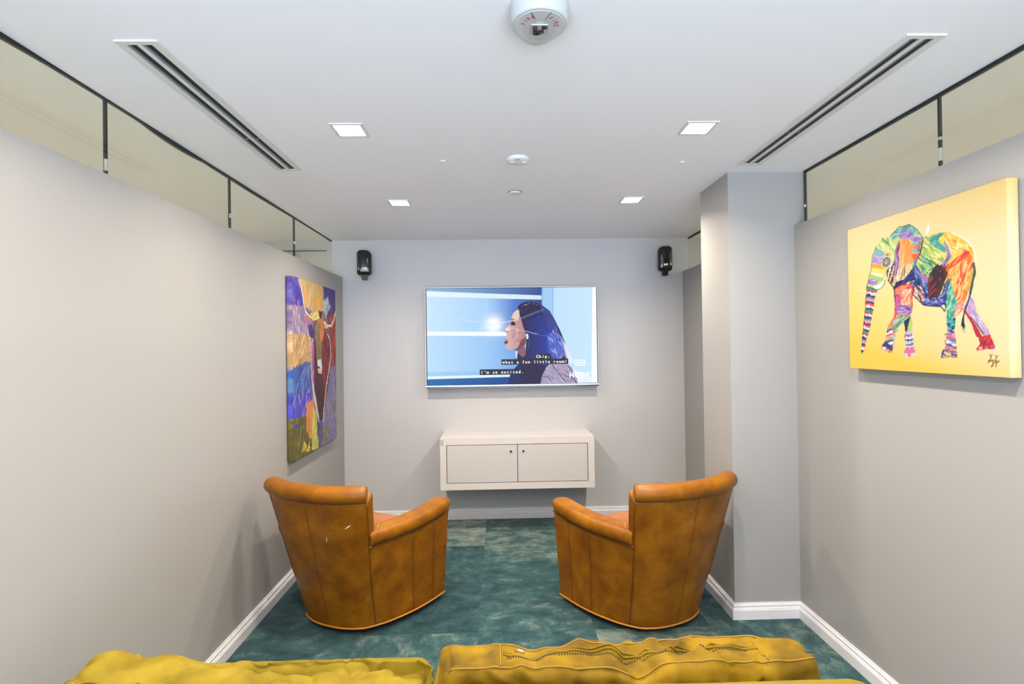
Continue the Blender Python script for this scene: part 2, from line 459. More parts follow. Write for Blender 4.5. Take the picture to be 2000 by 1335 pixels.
vent(-1.146, -1.017, 1.605, 2.775, 'long white two slot ceiling vent above the left wall glass')
vent(1.257, 1.383, 1.572, 2.727, 'long white two slot ceiling vent running up to the grey pillar')

def text_mesh(name, s, height, mat, parent, mono=None, bold=0.0, serif=None):
    """flat lettering in the xz plane from built in font outlines; origin at the left of the base line"""
    verts, faces = [], []
    x = 0.0
    for ch in s:
        if ch == ' ':
            x += mono or height*0.4; continue
        cu = bpy.data.curves.new('glyph', 'FONT'); cu.body = ch; cu.size = 1.0; cu.offset = bold; cu.resolution_u = 3
        ob = bpy.data.objects.new('glyph', cu); COL.objects.link(ob)
        dg = bpy.context.evaluated_depsgraph_get()
        me = bpy.data.meshes.new_from_object(ob.evaluated_get(dg))
        COL.objects.unlink(ob); bpy.data.objects.remove(ob)
        if len(me.vertices):
            xs = [v.co.x for v in me.vertices]
            w = max(xs)-min(xs); k = height/0.69
            if mono:
                sx = min(k, mono*0.92/max(w, 1e-6)) if w*k > mono*0.92 else (k*1.0)
                off = x + (mono - w*sx)/2 - min(xs)*sx
            else:
                sx = k; off = x - min(xs)*sx
            b = len(verts)
            verts += [(v.co.x*sx + off, 0.0, v.co.y*k) for v in me.vertices]
            faces += [tuple(b+i for i in p.vertices) for p in me.polygons]
            x += mono or (w*k + height*0.16)
        bpy.data.meshes.remove(me); bpy.data.curves.remove(cu)
    me = bpy.data.meshes.new(name); me.from_pydata(verts, [], faces); me.materials.append(mat)
    return link(name, me, parent), x

# fire alarm with strobe
AZ = -0.050
t = thing('fire_alarm', 'round white fire alarm with clear strobe and red FIRE lettering on ceiling', 'fire alarm', (0.124, 1.452, H))
def beak_ring(r, bl, z, n=72):
    return [((r + bl*math.exp(-(((a-90+180) % 360-180)/30.0)**2))*math.cos(math.radians(a)), (r + bl*math.exp(-(((a-90+180) % 360-180)/30.0)**2))*math.sin(math.radians(a)), z) for a in [360*k/n for k in range(n)]]
rows = [beak_ring(0.083, 0.085, 0.0), beak_ring(0.083, 0.080, -0.010), beak_ring(0.081, 0.050, -0.030), beak_ring(0.078, 0.022, -0.046), beak_ring(0.074, 0.014, AZ)]
m = MB(); m.grid(rows, 0, True, closed=True); m.add(rows[-1], [tuple(range(72))]); m.build('base', ALARMW, t)
rows = [beak_ring(0.070, 0.013, AZ-0.0003), beak_ring(0.068, 0.012, AZ-0.002)]
m = MB(); m.grid(rows, 0, False, closed=True); m.add(rows[-1], [tuple(range(72))]); m.build('face_plate', GREYP, t)
for s in (-1, 1):
    c, sn = math.cos(math.radians(-90+s*24)), math.sin(math.radians(-90+s*24))
    m = MB(); m.tube([(0.036*c, 0.036*sn, AZ-0.002), (0.067*c, 0.067*sn, AZ-0.002)], 0.0009, 6); m.build('face_groove', MATTB, t)
m = MB(); m.box(-0.024, 0.024, -0.012, 0.034, AZ-0.006, AZ-0.001); m.build('reflector', SILVER, t, bevel=0.004)
m = MB(); m.tube([(-0.012, -0.006, AZ-0.010), (-0.012, 0.020, AZ-0.010)], 0.006, 12); m.build('flash_tube', MATTB, t)
m = MB(); m.tube([(0.012, 0.014, AZ-0.009), (-0.008, 0.027, AZ-0.009)], 0.003, 8); m.build('electrode', MATTB, t)
m = MB(); m.box(0.006, 0.020, -0.008, 0.001, AZ-0.010, AZ-0.006); m.build('terminal', MATTB, t)
m = MB(); m.lathe([(0.044, AZ-0.0012), (0.042, AZ-0.012), (0.028, AZ-0.021), (0.010, AZ-0.024), (0.0, AZ-0.0242)], 40, c=(0, 0.010, 0)); m.build('lens', CLEAR, t)
for a0, a1 in ((195, 245), (308, 355)):
    for i, ch in enumerate('FIRE'):
        g, wd = text_mesh('lettering', ch, 0.0125, REDINK, t, None, 0.01)
        ang = math.radians(a0 + (a1-a0)*i/3)
        up = Vector((math.cos(ang), math.sin(ang), 0)); ux = Vector((-math.sin(ang), math.cos(ang), 0))
        o_ = up*0.041 - ux*(wd/2-0.001)
        g.matrix_local = Matrix(((ux.x, 0, up.x, o_.x), (ux.y, 0, up.y, o_.y), (0, 1, 0, AZ-0.0026), (0, 0, 0, 1)))

# small round fittings
t = thing('smoke_detector', 'flat round white detector with small vents at ceiling centre', 'smoke detector', (0.106, 2.63, H))
m = MB(); m.lathe([(0.057, 0), (0.057, -0.008), (0.052, -0.014), (0.030, -0.0165), (0.0, -0.017)], 48); m.build('body', WHITEP, t)
for s in (-1, 1):
    m = MB(); m.tube([(s*0.030 + 0.011*math.cos(a), 0.004 + 0.008*math.sin(a), -0.0165) for a in [2*PI*k/14 for k in range(15)]], 0.0022, 6); m.build('test_ring', WHITEP, t)
m = MB(); m.box(-0.012, 0.010, -0.046, -0.028, -0.0170, -0.0145); m.build('sensor_slot', GREYP, t)
t = thing('ceiling_cap', 'small flat white round cap set flush in ceiling nearer the television wall', 'ceiling cap', (0.109, 3.20, H))
m = MB(); m.lathe([(0.041, 0), (0.041, -0.002), (0.038, -0.002), (0.038, 0.0)], 40); m.build('gap_ring', GAP, t)
m = MB(); m.lathe([(0.037, 0), (0.037, -0.006), (0.034, -0.008), (0, -0.008)], 40); m.build('cover', WHITEP, t)
for x, y, l in ((-0.270, 2.655, 'tiny white ceiling sprinkler left of the round detector'), (0.957, 2.69, 'tiny white ceiling sprinkler right of the round detector')):
    t = thing('sprinkler', l, 'sprinkler', (x, y, H), group='tiny ceiling sprinklers')
    m = MB(); m.lathe([(0.014, 0), (0.014, -0.003), (0.009, -0.005), (0, -0.005)], 20); m.build('flange', WHITEP, t)
    m = MB(); m.lathe([(0.005, -0.005), (0.006, -0.010), (0.0, -0.011)], 12); m.build('nozzle', GREYP, t)

# ------------------------------------------------------------------ back wall: speakers
def speaker(x, y, z, rz, label, flip):
    t = thing('wall_speaker', label, 'speaker', (x, y, z), (0, 0, rz), group='black wall speakers')
    w, h, d = 0.060, 0.108, 0.055
    def outline(k, e):
        pts = []
        rad = [(0.040, 1, 1), (0.040, -1, 1), (0.030, -1, -1), (0.030, 1, -1)]
        for i, (r_, sx, sz) in enumerate(rad):
            rr = r_*(1.25 if (sx == flip and sz > 0) else 0.85)
            cx, cz = sx*(w-rr), sz*(h-rr)
            a0 = {(1,1):0,(-1,1):90,(-1,-1):180,(1,-1):270}[(sx, sz)]
            for q in range(8):
                a = math.radians(a0 + 90*q/7)
                pts.append(((cx + rr*math.cos(a))*k, e, (cz + rr*math.sin(a))*k))
        return pts
    rows = [outline(0.72, d), outline(0.88, d*0.8), outline(1.0, 0.01), outline(1.0, -0.02), outline(0.97, -0.036)]
    m = MB(); m.grid(rows, 0, True, closed=True); m.add(rows[0], [tuple(range(32))]); m.add(rows[-1], [tuple(range(32))]); m.build('cabinet_shell', GLOSSB, t)
    rows = [outline(0.95, -0.034), outline(0.93, -0.043), outline(0.75, -0.052), outline(0.4, -0.056)]
    m = MB(); m.grid(rows, 0, True, closed=True); m.add(rows[-1], [tuple(range(32))], 0, True); m.build('grille', GLOSSB, t)
    m = MB(); m.lathe([(0.019, 0), (0.017, 0.003), (0.010, 0.003), (0.009, 0.001), (0.0, 0.002)], 24)
    o = m.build('badge', CHROME, t); o.rotation_euler = (PI/2, 0, 0); o.location = (0.004, -0.054, -0.054); o.scale = (1, 0.6, 1)
    m = MB(); m.prism([(-0.028, -0.100), (0.028, -0.100), (0.024, -0.140), (0.014, -0.148), (-0.014, -0.148), (-0.024, -0.140)], -0.030, 0.02, 'y'); m.build('bracket_foot', GLOSSB, t, bevel=0.004)
    m = MB(); m.box(-0.018, 0.018, 0.01, 0.105, -0.135, -0.112); m.build('bracket_arm', MATTB, t, bevel=0.002)
speaker(-1.135, YB-0.11, 2.222, math.radians(10), 'black rounded speaker on back wall close to the longhorn painting', 1)
speaker(1.437, YB-0.11, 2.232, math.radians(-10), 'black rounded speaker on back wall close to the grey pillar', -1)
ELEPHANT_ART = [
('p','cdafd7',[(611,271),(626,262),(640,211),(660,180),(682,149),(685,134),(663,134),(635,169),(614,201),(586,222)]),
('k',['b79ad0','e6d8ee','a58cc0'],40,50,6,-60,[(611,271),(626,262),(640,211),(660,180),(682,149),(685,134),(663,134),(635,169),(614,201),(586,222)]),
('p','be2846',[(586,222),(597,222),(618,193),(647,150),(659,130),(638,131),(618,174)]),
('p','cd323c',[(685,137),(699,100),(696,91),(637,85),(633,94),(648,108),(644,131),(663,134)]),
('k',['a0203a','e05050','8a1a3a'],30,40,5,70,[(685,137),(699,100),(696,91),(637,85),(633,94),(648,108),(644,131),(663,134)]),
('p','f0b0a0',[(642,98),(656,98),(654,88),(641,88)]),
('p','e07090',[(664,97),(674,100),(676,91),(663,90)]),
('p','c050a0',[(685,104),(698,104),(697,94),(686,93)]),
('l','30204a',4,[(618,197),(639,169),(661,138)]),
('p','c8bed7',[(324,213),(365,219),(366,149),(373,96),(380,61),(320,57),(324,77),(331,118)]),
('p','232d64',[(322,208),(359,215),(337,158),(327,159)]),
('p','b0d060',[(359,215),(367,180),(352,153),(337,158)]),
('s',['2a2a70','e8e0f0','8a60a8','b8d8e0'],14,8,[(327,150),(365,149),(371,96),(330,87)]),
('p','dc78a0',[(321,77),(330,91),(371,96),(380,61),(320,57)]),
('p','c8dce4',[(324,71),(341,73),(341,58),(322,57)]),
('p','d0e0c0',[(355,71),(378,74),(379,61),(357,58)]),
('p','d7cd50',[(419,505),(455,506),(496,510),(544,496),(580,476),(611,450),(630,419),(635,384),(625,324),(595,312),(540,318),(514,256),(490,245),(449,246),(412,258),(375,285),(370,329),(377,390),(400,430),(423,478)]),
('k',['8cc060','e8e070','5aa868','f0e090','b0c850','f5f0c0'],160,60,10,-40,[(419,505),(455,506),(519,464),(533,409),(493,374),(400,391),(400,430),(423,478)]),
('p','46a0aa',[(450,499),(501,508),(520,499),(486,487),(500,468),(524,443),(519,431),(485,454),(455,472)]),
('k',['2f7f98','7ac0b8','58b090'],30,60,9,20,[(450,499),(501,508),(520,499),(485,479),(504,446),(465,466)]),
('p','5aa55a',[(400,430),(422,440),(453,405),(493,374),(467,352),(446,346),(410,390)]),
('k',['2f8a50','90cc88','d8ecc0','1f6a48','b8d8a0'],110,60,8,-45,[(395,436),(423,448),(463,412),(503,376),(467,344),(446,342),(405,391)]),
('p','fad85a',[(520,499),(580,476),(624,428),(601,417),(551,397),(529,450),(491,490)]),
('k',['fbe890','f5b040','f0c860','fdf0a0','f09030'],120,50,9,-50,[(506,502),(580,476),(628,424),(631,385),(596,359),(551,397),(529,458)]),
('p','f59a3c',[(541,371),(579,401),(619,414),(633,380),(630,339),(621,301),(593,249),(561,208),(549,197),(523,218),(517,280),(531,336)]),
('k',['e86838','f8b858','f0d080','d84838','f7a040','fbdca0'],190,90,10,70,[(527,373),(579,401),(619,414),(634,380),(630,339),(621,301),(593,249),(561,208),(549,197),(532,279),(526,336)]),
('p','eb6e3c',[(517,382),(565,407),(602,425),(617,414),(578,389),(532,368),(516,337)]),
('k',['d8382c','f59050','e05030'],60,70,8,35,[(517,382),(565,407),(602,425),(617,414),(578,389),(532,368),(516,337)]),
('p','9b72bd',[(513,480),(524,463),(533,445),(544,411),(513,379),(496,390),(528,413),(524,447)]),
('k',['7a58a8','b898d0'],30,50,7,50,[(513,480),(533,445),(544,411),(513,379),(496,390),(528,413)]),
('p','324bbe',[(367,405),(389,406),(421,367),(441,321),(445,279),(397,274),(369,294),(368,339)]),
('k',['5a90d8','20307a','88c8e0','3a60c8','a080c8','1f2060'],90,70,8,-60,[(331,361),(378,403),(421,367),(446,321),(445,279),(375,294),(368,339)]),
('p','b070b8',[(410,377),(452,346),(446,334),(430,335),(404,365)]),
('p','2d3fae',[(375,294),(445,274),(501,286),(526,336),(536,327),(517,247),(490,245),(449,246),(412,258)]),
('k',['22308a','5878d8','9090d8','1c2870'],80,50,8,10,[(375,294),(445,279),(501,286),(526,336),(536,327),(517,247),(490,245),(449,246),(412,258)]),
('p','2d1928',[(463,382),(488,395),(508,388),(520,374),(507,339),(501,306),(480,275),(445,279),(436,331),(467,352)]),
('p','82192a',[(497,340),(517,370),(529,364),(506,306),(486,279),(471,285)]),
('k',['20101c','5a1828','1c3a30','a03040','401838'],90,60,8,62,[(452,371),(488,399),(520,378),(527,361),(501,290),(480,271),(445,274),(436,331)]),
('k',['8898e0','b0a8e8'],26,30,6,10,[(429,276),(505,275),(505,257),(428,259)]),
('p','d06088',[(378,320),(409,329),(424,298),(429,271),(402,269),(375,294)]),
('k',['f0e0d0','e03050','f0d060','4a50b0','fff5ea'],50,50,6,-35,[(378,320),(409,334),(424,298),(429,271),(402,269),(375,294)]),
('p','3ca582',[(532,336),(551,293),(562,252),(549,201),(523,198),(517,247)]),
('k',['70c8a8','208868','a8dcc0','2a9a9a'],80,50,7,65,[(532,336),(551,293),(562,252),(549,201),(523,198),(517,247)]),
('p','e86048',[(562,252),(593,257),(586,222),(560,204),(549,197)]),
('k',['f8a890','fbe0d0','d83830'],50,36,6,25,[(562,252),(593,257),(586,222),(560,204),(549,197)]),
('p','1e5096',[(520,202),(556,200),(551,156),(522,151)]),
('k',['40b0a0','103060','60c0d0'],50,34,7,15,[(520,202),(556,200),(551,156),(522,151)]),
('s',['c080b0','f0a0a8','2048a0','f8e8f0','60a8c8','e06080'],13,-18,[(522,155),(550,156),(556,128),(558,84),(508,84),(515,112)]),
('p','1e3c8c',[(503,86),(558,82),(560,60),(493,57),(496,75)]),
('k',['f09048','4a70c0','f4d0a0','182a68'],40,36,7,-15,[(511,90),(558,92),(559,62),(498,59)]),
('l','1a2860',4,[(536,335),(519,280),(515,227)]),
('p','e15a5a',[(273,331),(325,348),(370,338),(372,294),(365,228),(327,213),(291,183),(268,146),(260,77),(200,90),(204,105),(227,128),(241,184),(270,216),(278,275)]),
('p','e64b46',[(273,331),(325,348),(370,338),(369,299),(282,303)]),
('k',['f07860','c83040','f8a080'],70,50,7,0,[(273,331),(325,348),(370,338),(369,299),(282,303)]),
('p','f5b98c',[(312,313),(359,313),(357,260),(310,250)]),
('k',['fbe8d0','f09868','e87858'],60,50,6,65,[(306,323),(364,321),(363,255),(304,250)]),
('p','c8508c',[(277,303),(312,300),(304,241),(275,239)]),
('k',['e080a8','a03a80','d86098'],40,50,7,60,[(277,303),(312,300),(304,241),(275,239)]),
('p','965ab4',[(280,252),(308,264),(366,255),(359,224),(298,223)]),
('k',['c0a0d8','7a3a98','d0c0e8'],40,40,7,10,[(280,252),(366,259),(359,224),(298,223)]),
('p','50af8c',[(292,215),(362,226),(350,211),(303,182),(275,151),(257,188),(270,206)]),
('k',['90d0b0','2a8a70','e0e8b0','e87050','4a70b0'],60,50,6,40,[(280,224),(362,228),(350,211),(303,182),(275,146),(257,184)]),
('p','f59150',[(238,185),(259,188),(258,165),(234,166)]),
('s',['d84850','f8f0f0','2a3a8a','80b8b0','f0a880'],14,12,[(233,173),(261,172),(265,123),(261,91),(220,109),(228,138)]),
('p','463c78',[(204,107),(227,117),(259,100),(260,74),(241,72),(200,90)]),
('p','e8e4f0',[(203,98),(223,95),(226,81),(206,88)]),
('p','f0b070',[(229,88),(242,84),(238,73),(227,77)]),
('p','e8a060',[(246,84),(260,81),(256,71),(245,72)]),
('k',['90b0d8','5070b0','c0d8d0'],30,40,5,80,[(262,146),(278,151),(267,100),(259,86)]),
('p','c8d78c',[(257,543),(307,569),(359,566),(398,540),(421,505),(418,471),(377,390),(331,361),(270,336),(240,372),(231,402),(220,370),(200,339),(118,343),(130,386),(152,442),(153,476),(178,516),(215,540)]),
('k',['e8e8a0','7cba80','f5f0c0','a8cc70','d8e0a0'],80,50,8,-50,[(215,540),(257,543),(287,509),(279,441),(242,475),(184,510)]),
('k',['3f9058','68b070'],16,50,8,-50,[(212,545),(250,540),(256,506),(231,515)]),
('p','7dbeb4',[(257,543),(307,569),(359,565),(398,540),(414,519),(381,522),(336,545),(300,529),(275,525)]),
('k',['58a0a8','a0d8c8','4890a0'],50,60,8,30,[(257,543),(307,569),(359,565),(403,534),(386,521),(336,545),(300,529),(275,525)]),
('p','9b78c8',[(303,538),(318,551),(359,548),(381,517),(421,505),(402,495),(380,495),(347,518),(311,523)]),
('k',['b8a0dc','7a60a8'],30,50,8,20,[(303,538),(318,551),(359,548),(402,508),(380,495),(347,518),(311,523)]),
('p','f5a050',[(311,520),(347,518),(371,488),(379,447),(406,447),(378,403),(343,377),(307,364),(283,355),(278,405)]),
('k',['f8b868','f08840','f5c890','f09a58'],70,70,9,75,[(311,520),(347,518),(371,488),(379,447),(378,403),(343,377),(307,364),(283,355),(278,405)]),
('p','a078c3',[(286,486),(311,520),(304,437),(289,366),(274,350),(265,369)]),
('k',['c0a8d8','8058a8','604890'],30,70,7,82,[(286,486),(311,520),(304,437),(289,366),(265,365)]),
('p','a01e3c',[(311,517),(303,474),(290,444),(296,498)]),
('p','82b4be',[(369,493),(420,503),(415,454),(382,451)]),
('k',['e87848','3f7890','a8c8d0','30405a','f09058'],40,46,7,-25,[(374,492),(419,498),(413,454),(385,455)]),
('p','eb5f3c',[(370,449),(408,451),(402,432),(378,423)]),
('p','4aa0b0',[(375,426),(395,427),(386,407),(369,396)]),
('k',['f8e0a8','fbead0','e8a8c0','f5d888','30204a'],90,80,6,74,[(271,387),(332,419),(375,417),(366,392),(331,365),(277,345)]),
('p','281a5a',[(270,336),(283,353),(331,363),(366,392),(377,395),(376,351),(331,347),(276,331)]),
('k',['302a90','1c1440','4a50c0'],40,50,8,30,[(277,345),(331,363),(377,390),(376,351),(331,347)]),
('s',['2a1c40','f0e8e0','8a6060','30304a','e8c890'],12,70,[(233,402),(254,427),(276,433),(274,368),(261,351),(240,372)]),
('p','7db9be',[(178,516),(230,482),(223,469),(165,484)]),
('p','af96d7',[(160,485),(223,470),(214,438),(152,447)]),
('k',['8a70b8','d0c0e8','c0b0e0'],40,40,6,0,[(160,485),(223,470),(214,438),(152,447)]),
('p','faa546',[(152,447),(209,441),(229,412),(182,426),(150,428)]),
('p','fadc6e',[(150,428),(182,426),(229,411),(218,387),(143,408)]),
('p','f8f0d8',[(144,414),(218,394),(214,383),(141,405)]),
('p','a5cd78',[(141,407),(214,384),(220,368),(207,362),(132,386)]),
('p','a58cc8',[(130,386),(178,383),(187,365),(177,354),(124,362)]),
('k',['8068a8','d8c8e8'],20,40,6,-10,[(130,386),(178,383),(187,365),(177,354),(124,362)]),
('p','e84848',[(230,473),(252,478),(242,461)]),
('e',['e8e0c8','1c1428','b0a8b0','1c1428','e8dcc8','281c30'],(236,443),28,24),
('p','283282',[(118,359),(183,336),(165,294),(150,237),(134,179),(112,130),(93,75),(80,62),(74,75),(87,150),(100,220),(109,289)]),
('s',['232a70','e8e4ee','e04050','28306a','f0a0a0','4090c0','20285e','f0d8e0','d83048','2a9a80'],15,-14,[(118,359),(183,336),(165,294),(150,237),(134,179),(112,130),(93,75),(80,62),(74,75),(87,150),(100,220),(109,289)]),
('p','fbf3e8',[(163,357),(190,355),(207,369),(227,368),(220,356),(200,339),(176,338),(156,346)]),
('l','2a1c30',3,[(156,344),(180,336),(203,339),(223,356),(228,368)]),
('p','fdf8ea',[(71,348),(96,339),(118,342),(118,336),(95,335)]),
('l','1f5a4a',9,[(633,377),(634,346),(625,308),(618,278)]),
('l','1c2a6a',6,[(618,278),(606,248),(592,214),(585,183)]),
('p','1c2550',[(583,195),(591,194),(593,167),(587,155),(577,171)]),
('l','1c2040',2,[(585,179),(591,145)]),
('l','1c2040',2,[(586,179),(576,167)]),
('l','1c2040',2,[(587,175),(596,159)]),
('l','1c2040',2,[(585,175),(581,151)]),
('p','fdf6f0',[(452,558),(455,532),(446,514),(437,509),(436,527),(444,538)]),
('l','6a5a50',2,[(439,509),(436,502)]),
('l','fdf3dc',6,[(549,495),(585,475),(615,449),(634,419),(640,383)]),
('l','2a1c34',3,[(257,543),(307,569),(359,566),(398,540),(422,502),(418,466),(407,442)]),
('l','2a1c34',3,[(178,516),(154,476),(151,442),(130,386),(118,358),(109,289),(100,220),(87,150)]),
('l','2a1c34',2,[(299,516),(283,473),(277,405),(268,355)]),
('l','20184a',5,[(243,370),(270,335),(276,322),(278,275)]),
('l','20184a',4,[(371,329),(373,294),(397,272),(418,255),(454,245),(495,245),(514,223)]),
('l','2a1c34',2,[(327,206),(332,163),(329,118)]),
('l','1c1634',5,[(376,355),(331,347),(273,331)]),
('l','20184a',4,[(445,276),(480,269),(517,243)]),
('l','1c1830',3,[(421,505),(415,463),(377,395)]),
('k',['18101c','241830'],34,46,7,60,[(448,401),(532,388),(519,264),(429,271)]),
('k',['1c2a6a','141c50'],26,60,8,-55,[(331,361),(378,403),(445,287),(396,265),(370,321)]),
('k',['20184a'],12,30,4,0,[(273,331),(368,339),(362,224),(277,229)]),
('k',['141c48'],16,26,5,10,[(518,198),(556,196),(558,84),(506,84)]),
('l','7a5a28',3,[(680,72),(685,63),(690,72)]),
('l','7a5a28',3,[(685,63),(675,44)]),
('l','7a5a28',3,[(675,50),(681,55),(682,48),(686,55),(689,49),(692,55),(691,37),(685,33),(693,45)]),
('l','7a5a28',3,[(700,70),(705,62),(709,70)]),
('l','7a5a28',3,[(705,62),(696,45)]),
('l','7a5a28',3,[(697,52),(703,55),(701,34),(707,52),(711,47),(714,53)]),
]
LONGHORN_ART = [
('p','4a3c9a',[(-53,1178),(124,1186),(202,1067),(173,998),(-58,990)]),
('k',['5a50b0','382a80','6a5aa8','8070b0'],60,110,22,-70,[(-53,1178),(138,1188),(208,1068),(173,998),(-58,990)]),
('p','8a7896',[(-58,995),(229,1002),(339,811),(250,757),(-62,813)]),
('k',['a890a0','6a5890','b8a0a0','c8b0a8','7868a0'],90,110,22,-70,[(-58,995),(229,1002),(339,811),(250,757),(-62,813)]),
('p','b08c58',[(-62,817),(339,811),(333,607),(-69,574)]),
('k',['c8a870','907848','d8b890','a89060','c89878'],90,110,22,60,[(-62,817),(339,811),(333,607),(-69,574)]),
('p','3f5aa0',[(-69,583),(334,629),(340,328),(-77,279)]),
('k',['2858a8','4a48a8','5a80b0','1c3f90','7888b8','4a3a90'],140,120,24,70,[(-69,583),(335,650),(355,327),(-77,279)]),
('p','4646b8',[(-73,402),(156,420),(328,447),(339,296),(152,268),(-77,279)]),
('k',['5858cc','8070b8','3838a0','a088b8'],60,110,22,65,[(-73,402),(328,447),(339,296),(152,268),(-77,279)]),
('p','5a5420',[(-77,279),(152,268),(399,267),(487,11),(90,-33),(-84,5)]),
('k',['74702a','44481c','8a8438','605a30'],90,110,24,60,[(-77,279),(152,268),(399,267),(487,11),(90,-33),(-84,5)]),
('p','3040b0',[(15,232),(110,218),(96,203),(14,213)]),
('p','d07c48',[(237,340),(371,363),(405,147),(302,88),(232,174)]),
('k',['e09868','b86840','d88a50'],40,110,20,75,[(237,340),(371,363),(405,147),(302,88),(232,174)]),
('p','b4b848',[(370,325),(430,252),(473,92),(454,-5),(330,9),(324,106)]),
('k',['d0cc70','8a9838','e0d890','a0a850'],40,110,18,78,[(370,325),(430,252),(473,92),(454,-5),(330,9),(324,106)]),
('p','c49f62',[(119,1191),(627,1199),(631,1003),(421,967),(229,1002),(197,1067)]),
('k',['a89a68','d8a878','c8b070','e0a070','b8903c','9aa078','d89060'],130,150,26,85,[(130,1192),(627,1199),(631,1003),(421,967),(229,1002),(197,1067)]),
('k',['e0a040','d09030'],30,110,24,85,[(425,1088),(589,1103),(586,1000),(422,989)]),
('p','46327a',[(603,1196),(948,1211),(939,992),(708,949),(620,1002)]),
('k',['382a70','5a4490','463888'],60,120,24,80,[(603,1196),(948,1211),(939,992),(708,949),(620,1002)]),
('p','a0aab8',[(616,1088),(658,1069),(713,1115),(723,1068),(770,1045),(709,996),(661,946),(603,1001)]),
('k',['c8d0d8','8088a0'],26,90,16,75,[(616,1088),(713,1115),(770,1045),(661,946)]),
('p','8c2c28',[(690,953),(941,1023),(924,581),(749,563),(740,819)]),
('k',['a83c30','6a2024','b85040','7a2830'],80,130,24,75,[(690,953),(941,1023),(924,581),(749,563),(740,819)]),
('p','7c6c94',[(738,569),(925,587),(903,-12),(543,12),(576,177),(687,337)]),
('k',['9884a8','5a6490','a898b0','70789a','6a5a8a','8090b0'],140,120,22,75,[(738,569),(925,587),(903,-12),(543,12),(576,177),(687,337)]),
('k',['6a7a38','4a6a30','88904a'],50,80,22,60,[(547,136),(680,139),(676,34),(543,12)]),
('k',['6a7a48'],14,70,20,60,[(778,316),(855,308),(851,211),(775,232)]),
('p','a0467e',[(333,790),(437,780),(439,538),(383,443),(333,607)]),
('k',['c078a0','7a3068','d090a8','8a5aa0'],40,120,16,80,[(333,790),(437,780),(439,538),(383,443),(333,607)]),
('p','c8a8b0',[(337,543),(383,443),(441,312),(470,203),(430,263),(372,379)]),
('p','3a1824',[(406,791),(479,781),(462,547),(560,531),(723,546),(644,353),(563,190),(476,191),(433,340),(396,453)]),
('k',['2a1018','5a2028','301828','4a1c38'],100,130,18,82,[(406,791),(479,781),(462,547),(560,531),(723,546),(644,353),(563,190),(476,191),(433,340),(396,453)]),
('p','6e1a22',[(599,874),(704,860),(748,736),(730,534),(651,352),(599,357),(561,543),(559,690)]),
('k',['8c2428','3a1018','a83830','501820'],60,130,16,82,[(599,874),(704,860),(748,736),(730,534),(651,352),(561,543),(559,690)]),
('p','5a4682',[(438,207),(576,182),(544,46),(493,-7),(441,97)]),
('k',['7a68a0','3a2a60','48386a'],30,100,14,82,[(438,207),(576,182),(544,46),(493,-7),(441,97)]),
('p','7a6a34',[(389,943),(519,995),(619,955),(626,863),(589,782),(552,691),(561,543),(471,547),(446,648),(422,791),(388,888)]),
('p','6a4a60',[(389,943),(452,957),(471,825),(454,692),(422,791)]),
('p','c86e3e',[(517,933),(619,955),(626,863),(589,793),(528,770)]),
('k',['8a7a3c','5a5a2a','a08a4a','e08a50','704a50'],70,90,14,80,[(399,943),(518,984),(619,950),(589,782),(552,691),(475,647),(422,791)]),
('p','d2c878',[(256,954),(406,971),(552,995),(574,953),(404,916)]),
('k',['e8e0a8','b8b060','c89a50'],26,80,12,10,[(256,954),(406,971),(552,995),(574,953),(404,916)]),
('p','4a1420',[(496,993),(575,992),(560,939),(514,950)]),
('p','b06878',[(221,939),(290,950),(367,914),(318,894),(240,912)]),
('p','44286a',[(282,879),(357,884),(411,834),(384,788),(309,805)]),
('l','180c18',8,[(388,888),(411,834),(391,790)]),
('p','d0b060',[(618,927),(706,911),(723,878),(633,861)]),
('l','d8e0d8',12,[(129,1174),(171,1115),(202,1041),(234,981),(279,953)]),
('l','3a2030',7,[(218,1027),(251,977),(344,949)]),
('l','e0d4b0',20,[(618,918),(706,895),(787,895),(850,944),(900,1018)]),
('l','2a1420',7,[(608,938),(706,904),(788,914)]),
('p','c8d2d8',[(458,634),(540,640),(562,586),(554,536),(475,547)]),
('p','e0a880',[(475,569),(555,563),(554,534),(481,541)]),
('p','20141c',[(463,592),(528,578),(515,570),(463,576)]),
('l','e0dccc',9,[(369,790),(330,693),(333,586),(359,477),(412,364),(453,272),(483,190)]),
('l','20101a',6,[(354,779),(311,651),(313,523)]),
('l','e4e0d4',11,[(661,855),(746,784),(771,652),(708,535),(646,411),(600,300),(569,178)]),
('l','18101a',7,[(619,863),(675,841),(738,760)]),
('l','18101a',7,[(779,652),(737,522),(659,375)]),
('l','1c1018',6,[(482,781),(497,646)]),
('l','e8d860',8,[(159,38),(174,76),(202,86),(189,37),(224,71),(228,29),(257,34),(281,71),(262,17),(304,51),(286,39)]),
('l','2a2a3a',7,[(298,47),(317,67),(334,42),(304,44)]),
('l','d8d070',7,[(280,29),(286,18)]),
]
